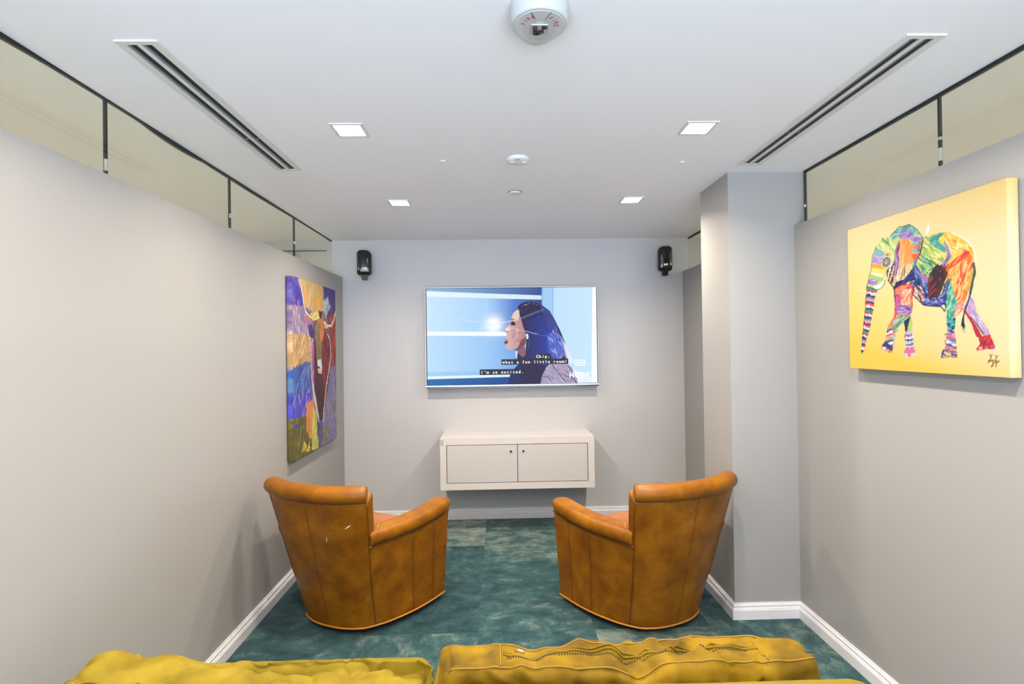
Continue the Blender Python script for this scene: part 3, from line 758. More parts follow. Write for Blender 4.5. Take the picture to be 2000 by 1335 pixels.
SCREEN_ART = [
('g','c4e6fd','a2cdf5',0,[(-14,855),(1496,838),(1483,-39),(-25,-15)]),
('g','8cc0ea','3f4f98',0,[(-14,855),(986,844),(985,754),(-15,808)]),
('g','eef7ff','d0ecf5',0,[(-15,805),(983,758),(983,722),(-15,760)]),
('g','cdeafe','a9d3fa',0,[(-16,758),(520,737),(517,454),(-19,461)]),
('g','a9d3fa','5a7fd0',0,[(520,738),(743,728),(740,448),(517,454)]),
('g','5a7fd0','39407e',0,[(743,730),(988,721),(984,435),(739,439)]),
('g','f4fbff','f8fdff',0,[(-19,461),(676,449),(676,413),(-20,425)]),
('g','c0e2fc','9fcbf6',0,[(-20,422),(497,415),(493,103),(-24,109)]),
('g','9fcbf6','6f9fe6',0,[(497,415),(807,411),(803,108),(493,111)]),
('g','a8d2f4','8abcee',0,[(-24,111),(725,119),(725,84),(-24,76)]),
('g','eef8ff','d8f0fa',0,[(-24,76),(725,84),(705,63),(-24,51)]),
('g','2a72b0','1d4590',0,[(-24,51),(734,62),(733,-27),(-25,-15)]),
('p','a6cdf4',[(986,844),(1086,843),(1077,220),(983,630)]),
('l','6f9fd4',6,[(990,824),(987,630)]),
('l','7fb2e4',5,[(1083,823),(1079,531)]),
('g','bfe2fb','cbe8fc',0,[(1088,843),(1423,839),(1410,-18),(1075,-13)]),
('p','fbfdff',[(1423,839),(1496,838),(1483,-39),(1400,-37)]),
('p','e6f5ff',[(1192,141),(1406,50),(1404,-37),(1190,-34)]),
('r','ffffff',(571,511),145),
('r','ffffff',(571,511),72),
('l','d6ecff',6,[(439,472),(566,511),(712,541)]),
('l','cfe6ff',5,[(276,566),(566,511)]),
('g','1d2d5e','1c3674',0,[(710,100),(774,166),(1018,182),(1027,143),(966,-11),(685,-7)]),
('p','2a2346',[(777,663),(806,690),(840,702),(889,707),(937,698),(981,678),(1053,624),(1101,536),(1148,433),(1186,335),(1218,204),(1057,177),(1017,144),(966,-11),(782,-8),(784,186),(836,253),(850,379),(818,506),(790,603)]),
('g','2a2550','2c3fae',0,[(828,535),(965,601),(1052,512),(1098,376),(1076,181),(1008,153),(833,185),(850,340)]),
('g','3a55c4','6a74c4',0,[(1021,415),(1110,482),(1157,375),(1194,248),(1115,200),(1038,240)]),
('p','3f4490',[(966,679),(1053,619),(1101,531),(1138,414),(1050,435),(1004,571)]),
('k',['8f98dc','aab4ec','2a3aa0','c8d0f4','3a4ab8'],60,90,8,-72,[(1030,396),(1100,502),(1167,375),(1213,209),(1115,200),(1048,240)]),
('k',['1c1838','3a3478','252060'],60,60,8,-65,[(801,671),(889,699),(976,679),(1053,610),(1061,454),(924,456),(828,515)]),
('k',['dce4f8','8a90b8','505888'],26,16,4,40,[(791,669),(840,695),(899,707),(971,683),(966,667),(889,684),(810,661)]),
('g','d4d0f0','eef4ff',0,[(1157,375),(1186,335),(1251,179),(1212,170),(1184,248)]),
('p','8a6070',[(767,298),(835,340),(842,253),(804,215),(771,254)]),
('p','dff0fc',[(755,283),(771,278),(775,225),(756,230)]),
('p','2a2a4c',[(771,271),(809,229),(834,238),(838,185),(775,186),(766,225)]),
('g','dcb8b2','b07a86',0,[(789,640),(796,588),(820,501),(848,418),(847,364),(830,321),(766,291),(713,292),(677,304),(668,328),(682,344),(675,364),(690,381),(669,406),(687,425),(676,447),(662,457),(670,478),(700,507),(716,531),(720,570),(737,609),(762,633)]),
('p','e8ccc0',[(786,634),(792,588),(780,545),(741,541),(724,565),(740,606),(763,629)]),
('k',['c08a8c','e4c4bc','a87078','b88888'],26,50,14,60,[(740,487),(808,496),(836,399),(816,341),(748,341),(719,400)]),
('p','7a4a58',[(807,380),(848,408),(843,340),(786,292),(728,288),(776,312)]),
('p','2a1c2c',[(716,524),(739,536),(760,512),(745,501),(716,507)]),
('l','3a2028',5,[(720,553),(733,561),(749,551)]),
('l','2a1820',3,[(712,528),(739,538),(764,512)]),
('p','f0d8cc',[(672,476),(697,497),(716,478),(696,449),(667,457)]),
('l','6a3848',5,[(664,453),(681,445),(693,453)]),
('p','8a2430',[(657,364),(682,371),(696,365),(680,342),(664,347)]),
('p','c8606a',[(669,385),(688,381),(682,370),(671,372)]),
('p','f4fbff',[(844,426),(861,429),(867,408),(863,387),(845,384),(852,404)]),
('p','ab9fbe',[(1017,144),(1056,167),(1193,170),(1231,140),(1279,38),(1287,-26),(961,-21),(979,66)]),
('k',['c4b8cc','9488ac','d0c4d4','8a7ea4'],70,60,12,-50,[(1017,144),(1193,165),(1279,38),(1278,-16),(966,-11),(979,66)]),
('l','1c1830',6,[(1066,162),(1114,103),(1142,54),(1186,10)]),
('l','2a2444',5,[(982,59),(1026,56),(1059,21)]),
('l','2a2444',5,[(1143,93),(1182,63),(1211,53)]),
('l','1c1c3c',7,[(1230,53),(1254,28),(1276,-1)]),
('l','3a3a5c',5,[(1202,150),(1241,101)]),
('l','3f7f9a',4,[(799,552),(877,583),(990,622)]),
('l','b09ad0',3,[(770,550),(907,606),(1000,639)]),
('l','2f7f9a',4,[(837,447),(924,425),(1050,403)]),
('l','e8c8d8',3,[(730,478),(866,447),(943,426)]),
('l','24507a',10,[(875,398),(864,301)]),
]
# ------------------------------------------------------------------ painted pictures (vertex colours on a fine grid)
def inside(px_, py_, poly):
    r = np.zeros(px_.shape, bool)
    n = len(poly)
    for i in range(n):
        x0, y0 = poly[i]; x1, y1 = poly[(i+1) % n]
        if y0 == y1: continue
        c = ((y0 > py_) != (y1 > py_)) & (px_ < (x1-x0)*(py_-y0)/(y1-y0) + x0)
        r ^= c
    return r
def inside1(x, y, poly):
    r = False
    for i in range(len(poly)):
        x0, y0 = poly[i]; x1, y1 = poly[(i+1) % len(poly)]
        if (y0 > y) != (y1 > y) and x < (x1-x0)*(y-y0)/(y1-y0) + x0: r = not r
    return r
def wobble(X, Y, amp, sc, seed):
    a = np.sin(X*sc*1.0+seed) + np.sin(Y*sc*1.7+seed*2.1) + np.sin((X+Y)*sc*2.3+seed*.7) + .6*np.sin((X-Y*1.3)*sc*4.1+seed)
    return a*amp/2.4
def seg_dist(X, Y, a, b):
    dx, dy = b[0]-a[0], b[1]-a[1]
    L = dx*dx+dy*dy or 1e-9
    t = np.clip(((X-a[0])*dx + (Y-a[1])*dy)/L, 0, 1)
    return np.hypot(X-a[0]-t*dx, Y-a[1]-t*dy), t
def paint(ops, W, Hh, step, bg, wob=2.0, seed=1):
    nx, ny = 2*int(W/step)+2, 2*int(Hh/step)+2
    xs = np.linspace(0, W, nx); ys = np.linspace(0, Hh, ny)
    X, Y = np.meshgrid(xs, ys)
    img = bg(X/W, Y/Hh).astype(np.float64)
    XW = X + wobble(X, Y, wob, 0.045, seed); YW = Y + wobble(Y, X, wob, 0.05, seed+3)
    R = random.Random(seed)
    def win(pts, pad):
        x0 = min(p[0] for p in pts)-pad; x1 = max(p[0] for p in pts)+pad
        y0 = min(p[1] for p in pts)-pad; y1 = max(p[1] for p in pts)+pad
        return slice(np.searchsorted(ys, y0), np.searchsorted(ys, y1)+1), slice(np.searchsorted(xs, x0), np.searchsorted(xs, x1)+1)
    for op in ops:
        k = op[0]
        if k == 'p':
            s = win(op[2], 8); msk = inside(XW[s], YW[s], op[2]); img[s][msk] = hexlin(op[1])
        elif k == 'g':
            s = win(op[4], 2); P = op[4]; msk = inside(X[s], Y[s], P)
            x0 = min(p[0] for p in P); x1 = max(p[0] for p in P)
            t = np.clip((X[s]-x0)/max(1, x1-x0), 0, 1)[..., None]
            c = (1-t)*np.array(hexlin(op[1])) + t*np.array(hexlin(op[2])); img[s][msk] = c[msk]
        elif k == 'l':
            for a, b in zip(op[3][:-1], op[3][1:]):
                s = win((a, b), op[2]+6); d, t = seg_dist(XW[s], YW[s], a, b); img[s][d < op[2]*0.5] = hexlin(op[1])
        elif k == 'k':
            cols, n, ln, wd, ang, P = op[1:]
            s = win(P, 4)
            if img[s].size == 0: continue
            msk = inside(XW[s], YW[s], P); Xs, Ys, I = XW[s], YW[s], img[s]
            x0 = min(p[0] for p in P); x1 = max(p[0] for p in P); y0 = min(p[1] for p in P); y1 = max(p[1] for p in P)
            for i in range(n):
                for _ in range(20):
                    cx, cy = R.uniform(x0, x1), R.uniform(y0, y1)
                    if inside1(cx, cy, P): break
                a = math.radians(ang + R.gauss(0, 16)); l = ln*R.uniform(.35, .8); w = wd*R.uniform(.5, 1.0)
                d, t = seg_dist(Xs, Ys, (cx-l/2*math.cos(a), cy-l/2*math.sin(a)), (cx+l/2*math.cos(a), cy+l/2*math.sin(a)))
                q = msk & (d < w*0.5*(0.35+1.3*t*(1-t)*2)); al = R.uniform(.55, 1.0)
                c = np.array(hexlin(R.choice(cols)))
                I[q] = I[q]*(1-al) + c*al
        elif k == 's':
            cols, per, ang, P = op[1:]
            s = win(P, 4); msk = inside(XW[s], YW[s], P); a = math.radians(ang)
            d = -np.sin(a)*X[s] + np.cos(a)*Y[s] + wobble(X[s], Y[s], per*0.28, 0.16, 2.0)
            j = np.floor(d/(per*0.62)).astype(int) % len(cols)
            C = np.array([hexlin(c) for c in cols]); img[s][msk] = C[j][msk]
        elif k == 'e':
            cols, c, rx, ry = op[1:]
            d = np.hypot((X-c[0])/rx, (Y-c[1])/ry) + wobble(X, Y, .05, .15, 1)
            for i, col in enumerate(cols):
                img[d < 1-i/len(cols)] = hexlin(col)
        elif k == 'r':
            d = np.hypot(X-op[2][0], Y-op[2][1])/op[3]
            a = np.clip(np.exp(-(d*2.0)**2)*1.15, 0, 1)[..., None]
            img[:] = img*(1-a) + np.array(hexlin(op[1]))*a
    img = (img[::2, ::2]+img[1::2, ::2]+img[::2, 1::2]+img[1::2, 1::2])/4
    return nx//2, ny//2, np.linspace(0, W, nx//2)/1000, np.linspace(0, Hh, ny//2)/1000, img
def picture_mesh(name, res, depth, mat, parent):
    """front sheet in the local xz plane (facing -y) with sides wrapped back by depth; one closed mesh"""
    nx, ny, xs, ys, img = res
    X, Z = np.meshgrid(xs, ys)
    v = np.stack([X, np.zeros_like(X), Z], -1).reshape(-1, 3)
    c = img.reshape(-1, 3)
    i = np.arange(nx*ny).reshape(ny, nx)
    q = np.stack([i[:-1, :-1], i[:-1, 1:], i[1:, 1:], i[1:, :-1]], -1).reshape(-1, 4)
    if depth:
        ring = np.concatenate([i[0, :-1], i[:-1, -1], i[-1, :0:-1], i[:0:-1, 0]])
        n = len(ring); b = len(v)
        vb = v[ring].copy(); vb[:, 1] = depth
        cr = c[ring]; w = 7
        sm = sum(np.roll(cr, j, 0) for j in range(-w, w+1))/(2*w+1)
        v = np.concatenate([v, vb]); c = np.concatenate([c, sm])
        k = np.arange(n); k2 = (k+1) % n
        q = np.concatenate([q, np.stack([ring[k], b+k, b+k2, ring[k2]], -1)])
    me = bpy.data.meshes.new(name)
    me.vertices.add(len(v)); me.vertices.foreach_set('co', v.astype(np.float32).ravel())
    nf = len(q); extra = 0
    me.loops.add(nf*4); me.loops.foreach_set('vertex_index', q.astype(np.int32).ravel())
    me.polygons.add(nf); me.polygons.foreach_set('loop_start', np.arange(0, nf*4, 4, dtype=np.int32))
    me.update(calc_edges=True)
    at = me.color_attributes.new('art', 'FLOAT_COLOR', 'POINT')
    rgba = np.ones((len(v), 4), np.float32); rgba[:, :3] = c
    at.data.foreach_set('color', rgba.ravel())
    me.materials.append(mat)
    o = link(name, me, parent)
    return o
def ele_bg(u, v):
    pale = np.array(hexlin('f4e6c0')); sat = np.array(hexlin('f7cf58')); mid = np.array(hexlin('f6dc98'))
    d = np.clip(1.25*(1-v)*(1-u)**0.8 + 0.9*np.clip(v-0.72, 0, 1)*2.6*np.clip(u-.1, 0, 1) + .5*np.clip(.14-v, 0, 1)*6, 0, 1)[..., None]
    e = np.clip(0.7 - np.hypot(u-.62, v-.45), 0, 1)[..., None]
    return sat*d + (1-d)*(pale*(0.45+e) + mid*(0.55-e))
def flat_bg(h):
    c = np.array(hexlin(h)); return lambda u, v: np.broadcast_to(c, u.shape+(3,)).copy()

# elephant canvas on the right wall
EL = paint(ELEPHANT_ART, 750, 624, 2.0, ele_bg, 2.0, 5)
t = thing('elephant_painting', 'yellow canvas painting of a multicoloured walking elephant on right wall', 'painting', (XR-0.002, 2.352, 1.379), (0, 0, -PI/2))
o = picture_mesh('canvas', EL, 0.036, CANVAS, t); o.location = (0, -0.040, 0)
m = MB(); m.box(0.012, 0.738, -0.030, 0.0, 0.012, 0.612); m.build('stretcher_frame', WOOD, t)
# longhorn canvas on the left wall
BU = paint(LONGHORN_ART, 895, 1185, 3.2, flat_bg('7a6a80'), 5.0, 9)
t = thing('longhorn_painting', 'tall colourful canvas painting of a longhorn bull head on left wall', 'painting', (XL+0.002, 3.386, 0.783), (0, 0, PI/2))
o = picture_mesh('canvas', BU, 0.034, CANVAS2, t); o.location = (0, -0.038, 0)
m = MB(); m.box(0.012, 0.883, -0.030, 0.0, 0.012, 1.173); m.build('stretcher_frame', WOOD, t)

# ------------------------------------------------------------------ television
TVX0, TVX1, TVZ0, TVZ1, TVF = -0.628, 0.855, 1.147, 2.008, 4.535
t = thing('television', 'large flat television on back wall showing a woman with captions', 'television', (0.1135, YB, TVZ0))
t_off = Vector((-0.1135, -YB, -TVZ0))
def tvbox(mb, x0, x1, y0, y1, z0, z1, mat=0):
    mb.box(x0+t_off.x, x1+t_off.x, y0+t_off.y, y1+t_off.y, z0+t_off.z, z1+t_off.z, mat)
m = MB(); tvbox(m, TVX0+.002, TVX1-.002, TVF+.004, TVF+.040, TVZ0+.002, TVZ1-.002); m.build('housing', MATTB, t, bevel=0.004)
m = MB(); tvbox(m, -0.15, 0.38, TVF+.040, YB, 1.35, 1.80); m.build('wall_mount', MATTB, t)
m = MB(); b = 0.0085
tvbox(m, TVX0, TVX1, TVF-.004, TVF+.006, TVZ1-.003, TVZ1); tvbox(m, TVX0, TVX0+.003, TVF-.004, TVF+.006, TVZ0+.012, TVZ1-.003); tvbox(m, TVX1-.003, TVX1, TVF-.004, TVF+.006, TVZ0+.012, TVZ1-.003)
tvbox(m, TVX0, TVX1, TVF-.006, TVF+.006, TVZ0+.012, TVZ0+.0225); m.build('bezel', SILVER, t)
m = MB(); tvbox(m, TVX0+.003, TVX1-.003, TVF-.001, TVF+.004, TVZ0+.022, TVZ1-.003); m.build('inner_border', MATTB, t)
m = MB(); tvbox(m, TVX0, TVX1, TVF-.004, TVF+.008, TVZ0, TVZ0+.012); m.build('bottom_edge', GLOSSB, t)
SX0, SZ0 = -0.617, 1.174
TVI = paint(SCREEN_ART, 1455, 826, 2.2, flat_bg('b8dcfa'), 1.0, 3)
scr = picture_mesh('screen', TVI, 0, SCREEN, t)
scr.scale = (1.0045, 1, 1); scr.location = Vector((SX0, TVF-.0022, SZ0)) + t_off
def on_screen(o, a, b_, lift):
    o.location = Vector((a/1000, -lift, b_/1000))
def caption(x0, x1, z0, z1, tx, tz, s, mono, hgt, tilt=0):
    m = MB(); m.box(x0/1000, x1/1000, -0.0006, 0.0, z0/1000, z1/1000)
    o = m.build('caption', CAPBOX, scr); o.location = (0, -0.0004, 0); o.rotation_euler = (0, 0, 0)
    g, _ = text_mesh('caption_lettering', s, hgt, TEXTM, scr, mono, 0.022); on_screen(g, tx, tz, 0.0016)
caption(926, 1059, 210, 257, 929, 221, 'Chip,', 0.0245, 0.024)
caption(632, 1205, 166, 213, 638, 176, 'what a fun little room!', 0.0243, 0.024)
caption(446, 826, 81, 129, 452, 92, "I'm so excited.", 0.0247, 0.024)
g, _ = text_mesh('channel_logo', 'HGTV', 0.040, TEXTM, scr, None, 0.03); on_screen(g, 1215, 50, 0.0012)
m = MB()
r2 = random.Random(4)
for z in (190, 170, 150):
    x = 1255 + (z == 150)*12
    while x < 1352:
        w = r2.uniform(5, 11); m.box(x/1000, (x+w)/1000, -0.0012, -0.0008, z/1000, (z+11)/1000); x += w + 4
m.build('small_programme_lettering', TEXTM, scr)
g, _ = text_mesh('maker_badge', 'LG', 0.008, MATTB, t, None, 0.02); g.location = Vector((0.108, TVF-.0066, TVZ0+.015)) + t_off

# ------------------------------------------------------------------ wall cabinet
t = thing('wall_cabinet', 'white floating two door cabinet on back wall below the television', 'cabinet', (0.136, YB, 0.353))
X0, X1, F, Z0, Z1 = -0.620, 0.620, -0.38, 0.0, 0.414
fx0, fx1, fz0, fz1 = -0.570, 0.569, 0.052, 0.360
m = MB()
m.box(X0, X1, F+.02, 0, fz1, Z1); m.box(X0, X1, F+.02, 0, Z0, fz0); m.box(X0, fx0, F+.02, 0, fz0, fz1); m.box(fx1, X1, F+.02, 0, fz0, fz1)
m.box(fx0, fx1, -0.02, 0, fz0, fz1)
m.build('carcass', CABW, t)
m = MB()
def quadf(p): m.prism(p, F, F+.02, 'y')
quadf([(X0, Z1), (X1, Z1), (fx1, fz1), (fx0, fz1)]); quadf([(X0, Z0), (fx0, fz0), (fx1, fz0), (X1, Z0)])
quadf([(X0, Z0), (X0, Z1), (fx0, fz1), (fx0, fz0)]); quadf([(X1, Z0), (fx1, fz0), (fx1, fz1), (X1, Z1)])
m.build('face_frame', CABW, t)
m = MB(); m.box(fx0, fx1, F+.022, F+.026, fz0, fz1); m.build('shadow_gap', GAP, t)
mid = 0.0
for d0, d1, kx in ((fx0+.005, mid-.0025, -0.053), (mid+.0025, fx1-.005, 0.047)):
    m = MB(); m.box(d0, d1, F+.002, F+.021, fz0+.005, fz1-.005); d = m.build('door', CABD, t, bevel=0.001)
    m = MB(); m.lathe([(0.013, 0), (0.013, 0.002), (0.009, 0.0022), (0.009, 0.001), (0.0, 0.001)], 20); k = m.build('keyhole_ring', TRIMW, d); k.location = (kx, F+.002, 0.304); k.rotation_euler = (PI/2, 0, 0)
    m = MB(); m.lathe([(0.0085, 0.0), (0.0085, 0.008), (0.007, 0.012), (0, 0.013)], 16); k = m.build('knob', MATTB, d); k.location = (kx, F+.002, 0.304); k.rotation_euler = (PI/2, 0, 0)
m = MB(); m.box(X0+.004, X0+.028, F-.0012, F, 0.356, 0.402); m.build('corner_tape', plain('greenish_tape', (0.42, 0.44, 0.36, 1), 0.7), t)
# ------------------------------------------------------------------ soft cushions
def cushion_fn(w, d, h, r, puff, wr, seed, deform=None, freq=(5, 9, 9)):
    hx, hy, hz = w/2, d/2, h/2
    sd = Vector((seed*3.1, seed*1.7, seed*0.9))
    def f(p):
        pos = Vector((hx*p[0], hy*p[1], hz*p[2]))
        inn = Vector((max(-(hx-r), min(hx-r, pos.x)), max(-(hy-r), min(hy-r, pos.y)), max(-(hz-r), min(hz-r, pos.z))))
        dv = pos - inn
        n = dv.normalized() if dv.length > 1e-9 else Vector((0, 0, 1))
        out = inn + n*r
        a = [1-min(1, abs(c))**2.5 for c in p]
        bulge = puff*(abs(n.z)*a[0]*a[1] + abs(n.y)*a[0]*a[2] + abs(n.x)*a[1]*a[2])
        q = Vector((out.x*freq[0], out.y*freq[1], out.z*freq[2])) + sd
        wn = noise.noise(q) + 0.4*noise.noise(q*2.3)
        # narrow folds running slantwise across the cloth
        v1 = Vector(((pos.x*0.8 + pos.y*0.6)*4.0, (pos.y*0.8 - pos.x*0.6)*15.0, pos.z*9)) + sd
        v2 = Vector(((pos.x*0.5 - pos.y*0.85)*5.0, (pos.y*0.5 + pos.x*0.85)*13.0, pos.z*8)) + sd*2
        f1 = max(0.0, 1 - abs(noise.noise(v1))*2.6)**2
        f2 = max(0.0, 1 - abs(noise.noise(v2))*2.8)**2
        m1 = max(0.0, 0.5 + noise.noise(q*0.7 + Vector((5, 2, 8))))
        out = out + n*(bulge + wr*(0.75*wn + (1.1*f1 - 0.9*f2)*m1))
        return deform(out, p) if deform else out
    return f
def cushion(name, w, d, h, mat, parent, r=0.04, puff=0.02, wr=0.004, seed=1, n=(40, 14, 14), deform=None, freq=(5, 9, 9), fn=None):
    f = fn or cushion_fn(w, d, h, r, puff, wr, seed, deform, freq)
    m = MB()
    def lin_(k): return [-1 + 2*i/k for i in range(k+1)]
    A, B, C_ = lin_(n[0]), lin_(n[1]), lin_(n[2])
    for s in (-1, 1):
        m.grid([[f((a, b, s)) for a in A] for b in B], 0, True)
        m.grid([[f((a, s, c)) for a in A] for c in C_], 0, True)
        m.grid([[f((s, b, c)) for b in B] for c in C_], 0, True)
    return m.build(name, mat, parent)

# ------------------------------------------------------------------ leather armchairs (local +y is the way the chair faces)
ZT = 0.735
def lerp(a, b, t): return a + (b-a)*t
def cw(z): t = (z-0.03)/(ZT-0.03); return lerp(0.229, 0.322, t)        # half width at the back corner seam
def cd(z): t = (z-0.03)/(ZT-0.03); return lerp(0.130, 0.292, t)        # seam's distance behind the centre
def cc(z): t = (z-0.03)/(ZT-0.03); return lerp(0.204, 0.378, t)        # middle of the back behind the centre
def fw(z): return lerp(0.377, 0.405, (z-0.03)/0.484)
def fd(z): return lerp(0.360, 0.374, (z-0.03)/0.484)
def back_pt(s, z, off=0.0):
    w, d, c = cw(z), cd(z), cc(z)
    a = abs(s)
    y = -(d + (c-d)*(1-a**2.4))
    base = max(0.0, 1-(z-0.03)/0.25)
    if a > 0.8: y += base*0.020*((a-0.8)/0.2)**2
    return Vector((s*w*(1-off*0.25), y + off, z))
def side_pt(sx, t, z, off=0.0):
    a = Vector((cw(z), -cd(z), z)); b = Vector((fw(z), fd(z), z))
    p = a.lerp(b, t)
    base = max(0.0, 1-(z-0.03)/0.30)
    n = Vector((b.y-a.y, -(b.x-a.x), 0)).normalized()
    p += n*(0.022*math.sin(PI*t) + 0.010*base*math.sin(PI*t))
    if t < 0.15: p.y += base*0.018*(1-t/0.15)
    p -= n*off
    return Vector((sx*p.x, p.y, p.z))
def under_arm(t):     # height of the arm roll's lower edge along the side
    return lerp(0.492, 0.506, t) + 0.016*(t-0.5)**2*4*t - 0.006*math.sin(PI*t)
def make_armchair(x, y, rz, label, scuffs):
    t = thing('leather_armchair', label, 'armchair', (x, y, 0), (0, 0, rz), group='tan leather armchairs')
    # back: one closed volume
    zs = [0.03 + (ZT-0.03)*i/18 for i in range(19)]
    ss = [-1 + 2*i/32 for i in range(33)]
    m = MB()
    th = lambda z: 0.10 if z < 0.42 else 0.085
    outer = [[back_pt(s, z) for s in ss] for z in zs]
    lift = lambda z: Vector((0, 0, 0.060*max(0.0, (z-0.45)/(ZT-0.45))**1.5))
    inner = [[back_pt(s, z, th(z)*(1-0.30*abs(s)**6)) + lift(z)*(1-0.25*abs(s)**8) for s in ss] for z in zs]
    m.grid(outer, 0, True); m.grid(inner, 0, True, flip=True)
    for i in range(18):
        for j in (0, 32):
            m.add([outer[i][j], outer[i+1][j], inner[i+1][j], inner[i][j]], [(0, 1, 2, 3)], 0, False)
    for k in (0, 18):
        m.grid([outer[k], inner[k]], 0, False)
    bk = m.build('backrest', LEA, t, bevel=0.014, seg=4, angle=50)
    for u_, dx, r_ in ((0.0, 0.0, 0.0013), (0.0, 0.007, 0.0010), (-1.0, -0.0005, 0.0020), (1.0, 0.0005, 0.0020)):
        m = MB(); m.tube([back_pt(u_, z) + Vector((dx, abs(u_)*0.001, 0)) for z in zs], r_, 6); m.build('seam', LEAD, bk)
    # rolled top edge
    m = MB(); rows = []
    N_ = 40
    for i in range(N_+1):
        s = -1 + 2*i/N_
        p = back_pt(s, ZT); q = back_pt(min(1, s+0.02), ZT) - back_pt(max(-1, s-0.02), ZT)
        tx = Vector((q.x, q.y, 0)).normalized(); nb = Vector((tx.y, -tx.x, 0))   # points backwards
        c = p + Vector((0, 0, 0.040)) - nb*0.026
        e = 1 - 0.10*max(0, (abs(s)-0.94)/0.06)
        ring = []
        for k in range(20):
            a = 2*PI*k/20
            u = math.cos(a); w = math.sin(a)
            ring.append(c + nb*(0.050*u*e + 0.006) + Vector((0, 0, (0.044*w)*e)))
        rows.append(ring)
    m.grid(rows, 0, True, closed=True)
    m.add(rows[0], [tuple(range(20))]); m.add(rows[-1], [tuple(range(20))[::-1]])
    rl = m.build('top_roll', LEA, t, bevel=0.008, seg=3, angle=60)
    for r in (rows[0], rows[-1]):
        m = MB()
        cen = sum((Vector(p) for p in r), Vector())/20
        sg = 1 if cen.x > 0 else -1
        m.tube([cen + (Vector(p)-cen)*0.97 + Vector((sg*-0.006, 0, 0)) for p in r] + [cen + (Vector(r[0])-cen)*0.97 + Vector((sg*-0.006, 0, 0))], 0.0024, 6)
        m.build('piping', LEAD, rl)
    # side panels and arms
    for sx in (-1, 1):
        m = MB()
        ts = [i/20 for i in range(21)]
        out, inn = [], []
        for k in range(15):
            ro, ri = [], []
            for q in ts:
                z = lerp(0.03, under_arm(q)+0.02, k/14)
                ro.append(side_pt(sx, q, z)); ri.append(side_pt(sx, q, z, 0.085))
            out.append(ro); inn.append(ri)
        m.grid(out, 0, True); m.grid(inn, 0, True)
        for i in range(14):
            for j in (0, 20):
                m.add([out[i][j], out[i+1][j], inn[i+1][j], inn[i][j]], [(0, 1, 2, 3)])
        for k in (0, 14): m.grid([out[k], inn[k]], 0, False)
        sp = m.build('side_panel', LEA, t, bevel=0.008, seg=3, angle=50)
        for q, r_ in ((0.47, 0.0013), (0.486, 0.0010), (0.76, 0.0013), (0.776, 0.0010)):
            m = MB(); m.tube([side_pt(sx, q, lerp(0.035, under_arm(q)-0.005, k/10), -0.0003) for k in range(11)], r_, 6); m.build('seam', LEAD, sp)
        m = MB(); rows = []
        M_ = 34
        for i in range(M_+1):
            v = i/M_
            q = -0.02 + 1.05*v
            z0 = under_arm(min(1, max(0, q)))
            e = side_pt(sx, min(1.0, max(0.0, q)), z0)
            if q > 1: e = e + (side_pt(sx, 1, z0) - side_pt(sx, .95, z0)).normalized()*(q-1)*0.60
            d = (side_pt(sx, min(1, q+.05), z0) - side_pt(sx, max(0, q-.05), z0)); d.z = 0; d.normalize()
            n = Vector((d.y, -d.x, 0))*sx           # outward
            hw, hh = 0.064, 0.047
            k_ = 1.0
            if v > 0.86: k_ = math.sqrt(max(0.0, 1-((v-0.86)/0.145)**2))
            if v > 0.86: e = e + d*0.010*((v-.86)/.14)
            k_ = max(k_, 0.05)
            c = e - n*0.044 + Vector((0, 0, 0.042))
            rows.append([c + n*(hw*math.copysign(abs(math.cos(a))**0.85, math.cos(a)))*(0.35+0.65*k_) + Vector((0, 0, hh*math.copysign(abs(math.sin(a))**0.85, math.sin(a))*k_)) for a in [2*PI*j/24 for j in range(24)]])
        m.grid(rows, 0, True, closed=True)
        m.add(rows[0], [tuple(range(24))]); m.add(rows[-1], [tuple(range(24))], 0, True)
        ar = m.build('arm', LEA, t)
        m = MB()
        m.tube([side_pt(sx, q, under_arm(q)+0.001, -0.002) for q in [i/24 for i in range(25)]], 0.0032, 6)
        m.build('arm_piping', LEAD, ar)
        # welt where the wing of the back meets the arm
        m = MB()
        a0 = back_pt(sx, 0.495); b0 = back_pt(sx, 0.60, 0.085)
        m.tube([a0.lerp(b0, k/8) + Vector((sx*0.004, 0, -0.020*math.sin(PI*k/8))) for k in range(9)], 0.0032, 6)
        m.build('wing_piping', LEAP, ar)
    # front apron, seat and swivel
    m = MB(); m.box(-0.33, 0.33, 0.27, 0.352, 0.035, 0.31); m.build('front_panel', LEA, t, bevel=0.012, seg=3)
    m = MB(); m.add([], [])
    o = cushion('seat_cushion', 0.56, 0.56, 0.15, LEAS, t, r=0.045, puff=0.02, wr=0.003, seed=3, n=(20, 20, 8)); o.location = (0, 0.115, 0.375)
    m = MB(); m.prism([(-0.16, -0.10), (0.16, -0.10), (0.27, 0.27), (-0.27, 0.27)], 0.10, 0.30); m.build('seat_deck', LEAD, t)
    m = MB()
    path = [side_pt(1, 1-k/24, 0.036, -0.003) for k in range(25)] + [back_pt(1-2*k/32, 0.036) + Vector((0, -0.003, 0)) for k in range(1, 32)] + [side_pt(-1, k/24, 0.036, -0.003) for k in range(25)]
    m.tube(path, 0.0048, 8); m.build('base_piping', LEAP, t)
    m = MB()
    ring = [(side_pt(1, 1-k/10, 0.03, 0.02)) for k in range(11)] + [back_pt(1-2*k/12, 0.03) + Vector((0, 0.02, 0)) for k in range(1, 12)] + [side_pt(-1, k/10, 0.03, 0.02) for k in range(11)]
    m.prism([(p.x*0.93, p.y*0.93) for p in ring], 0.0, 0.034); m.build('base', MATTB, t)
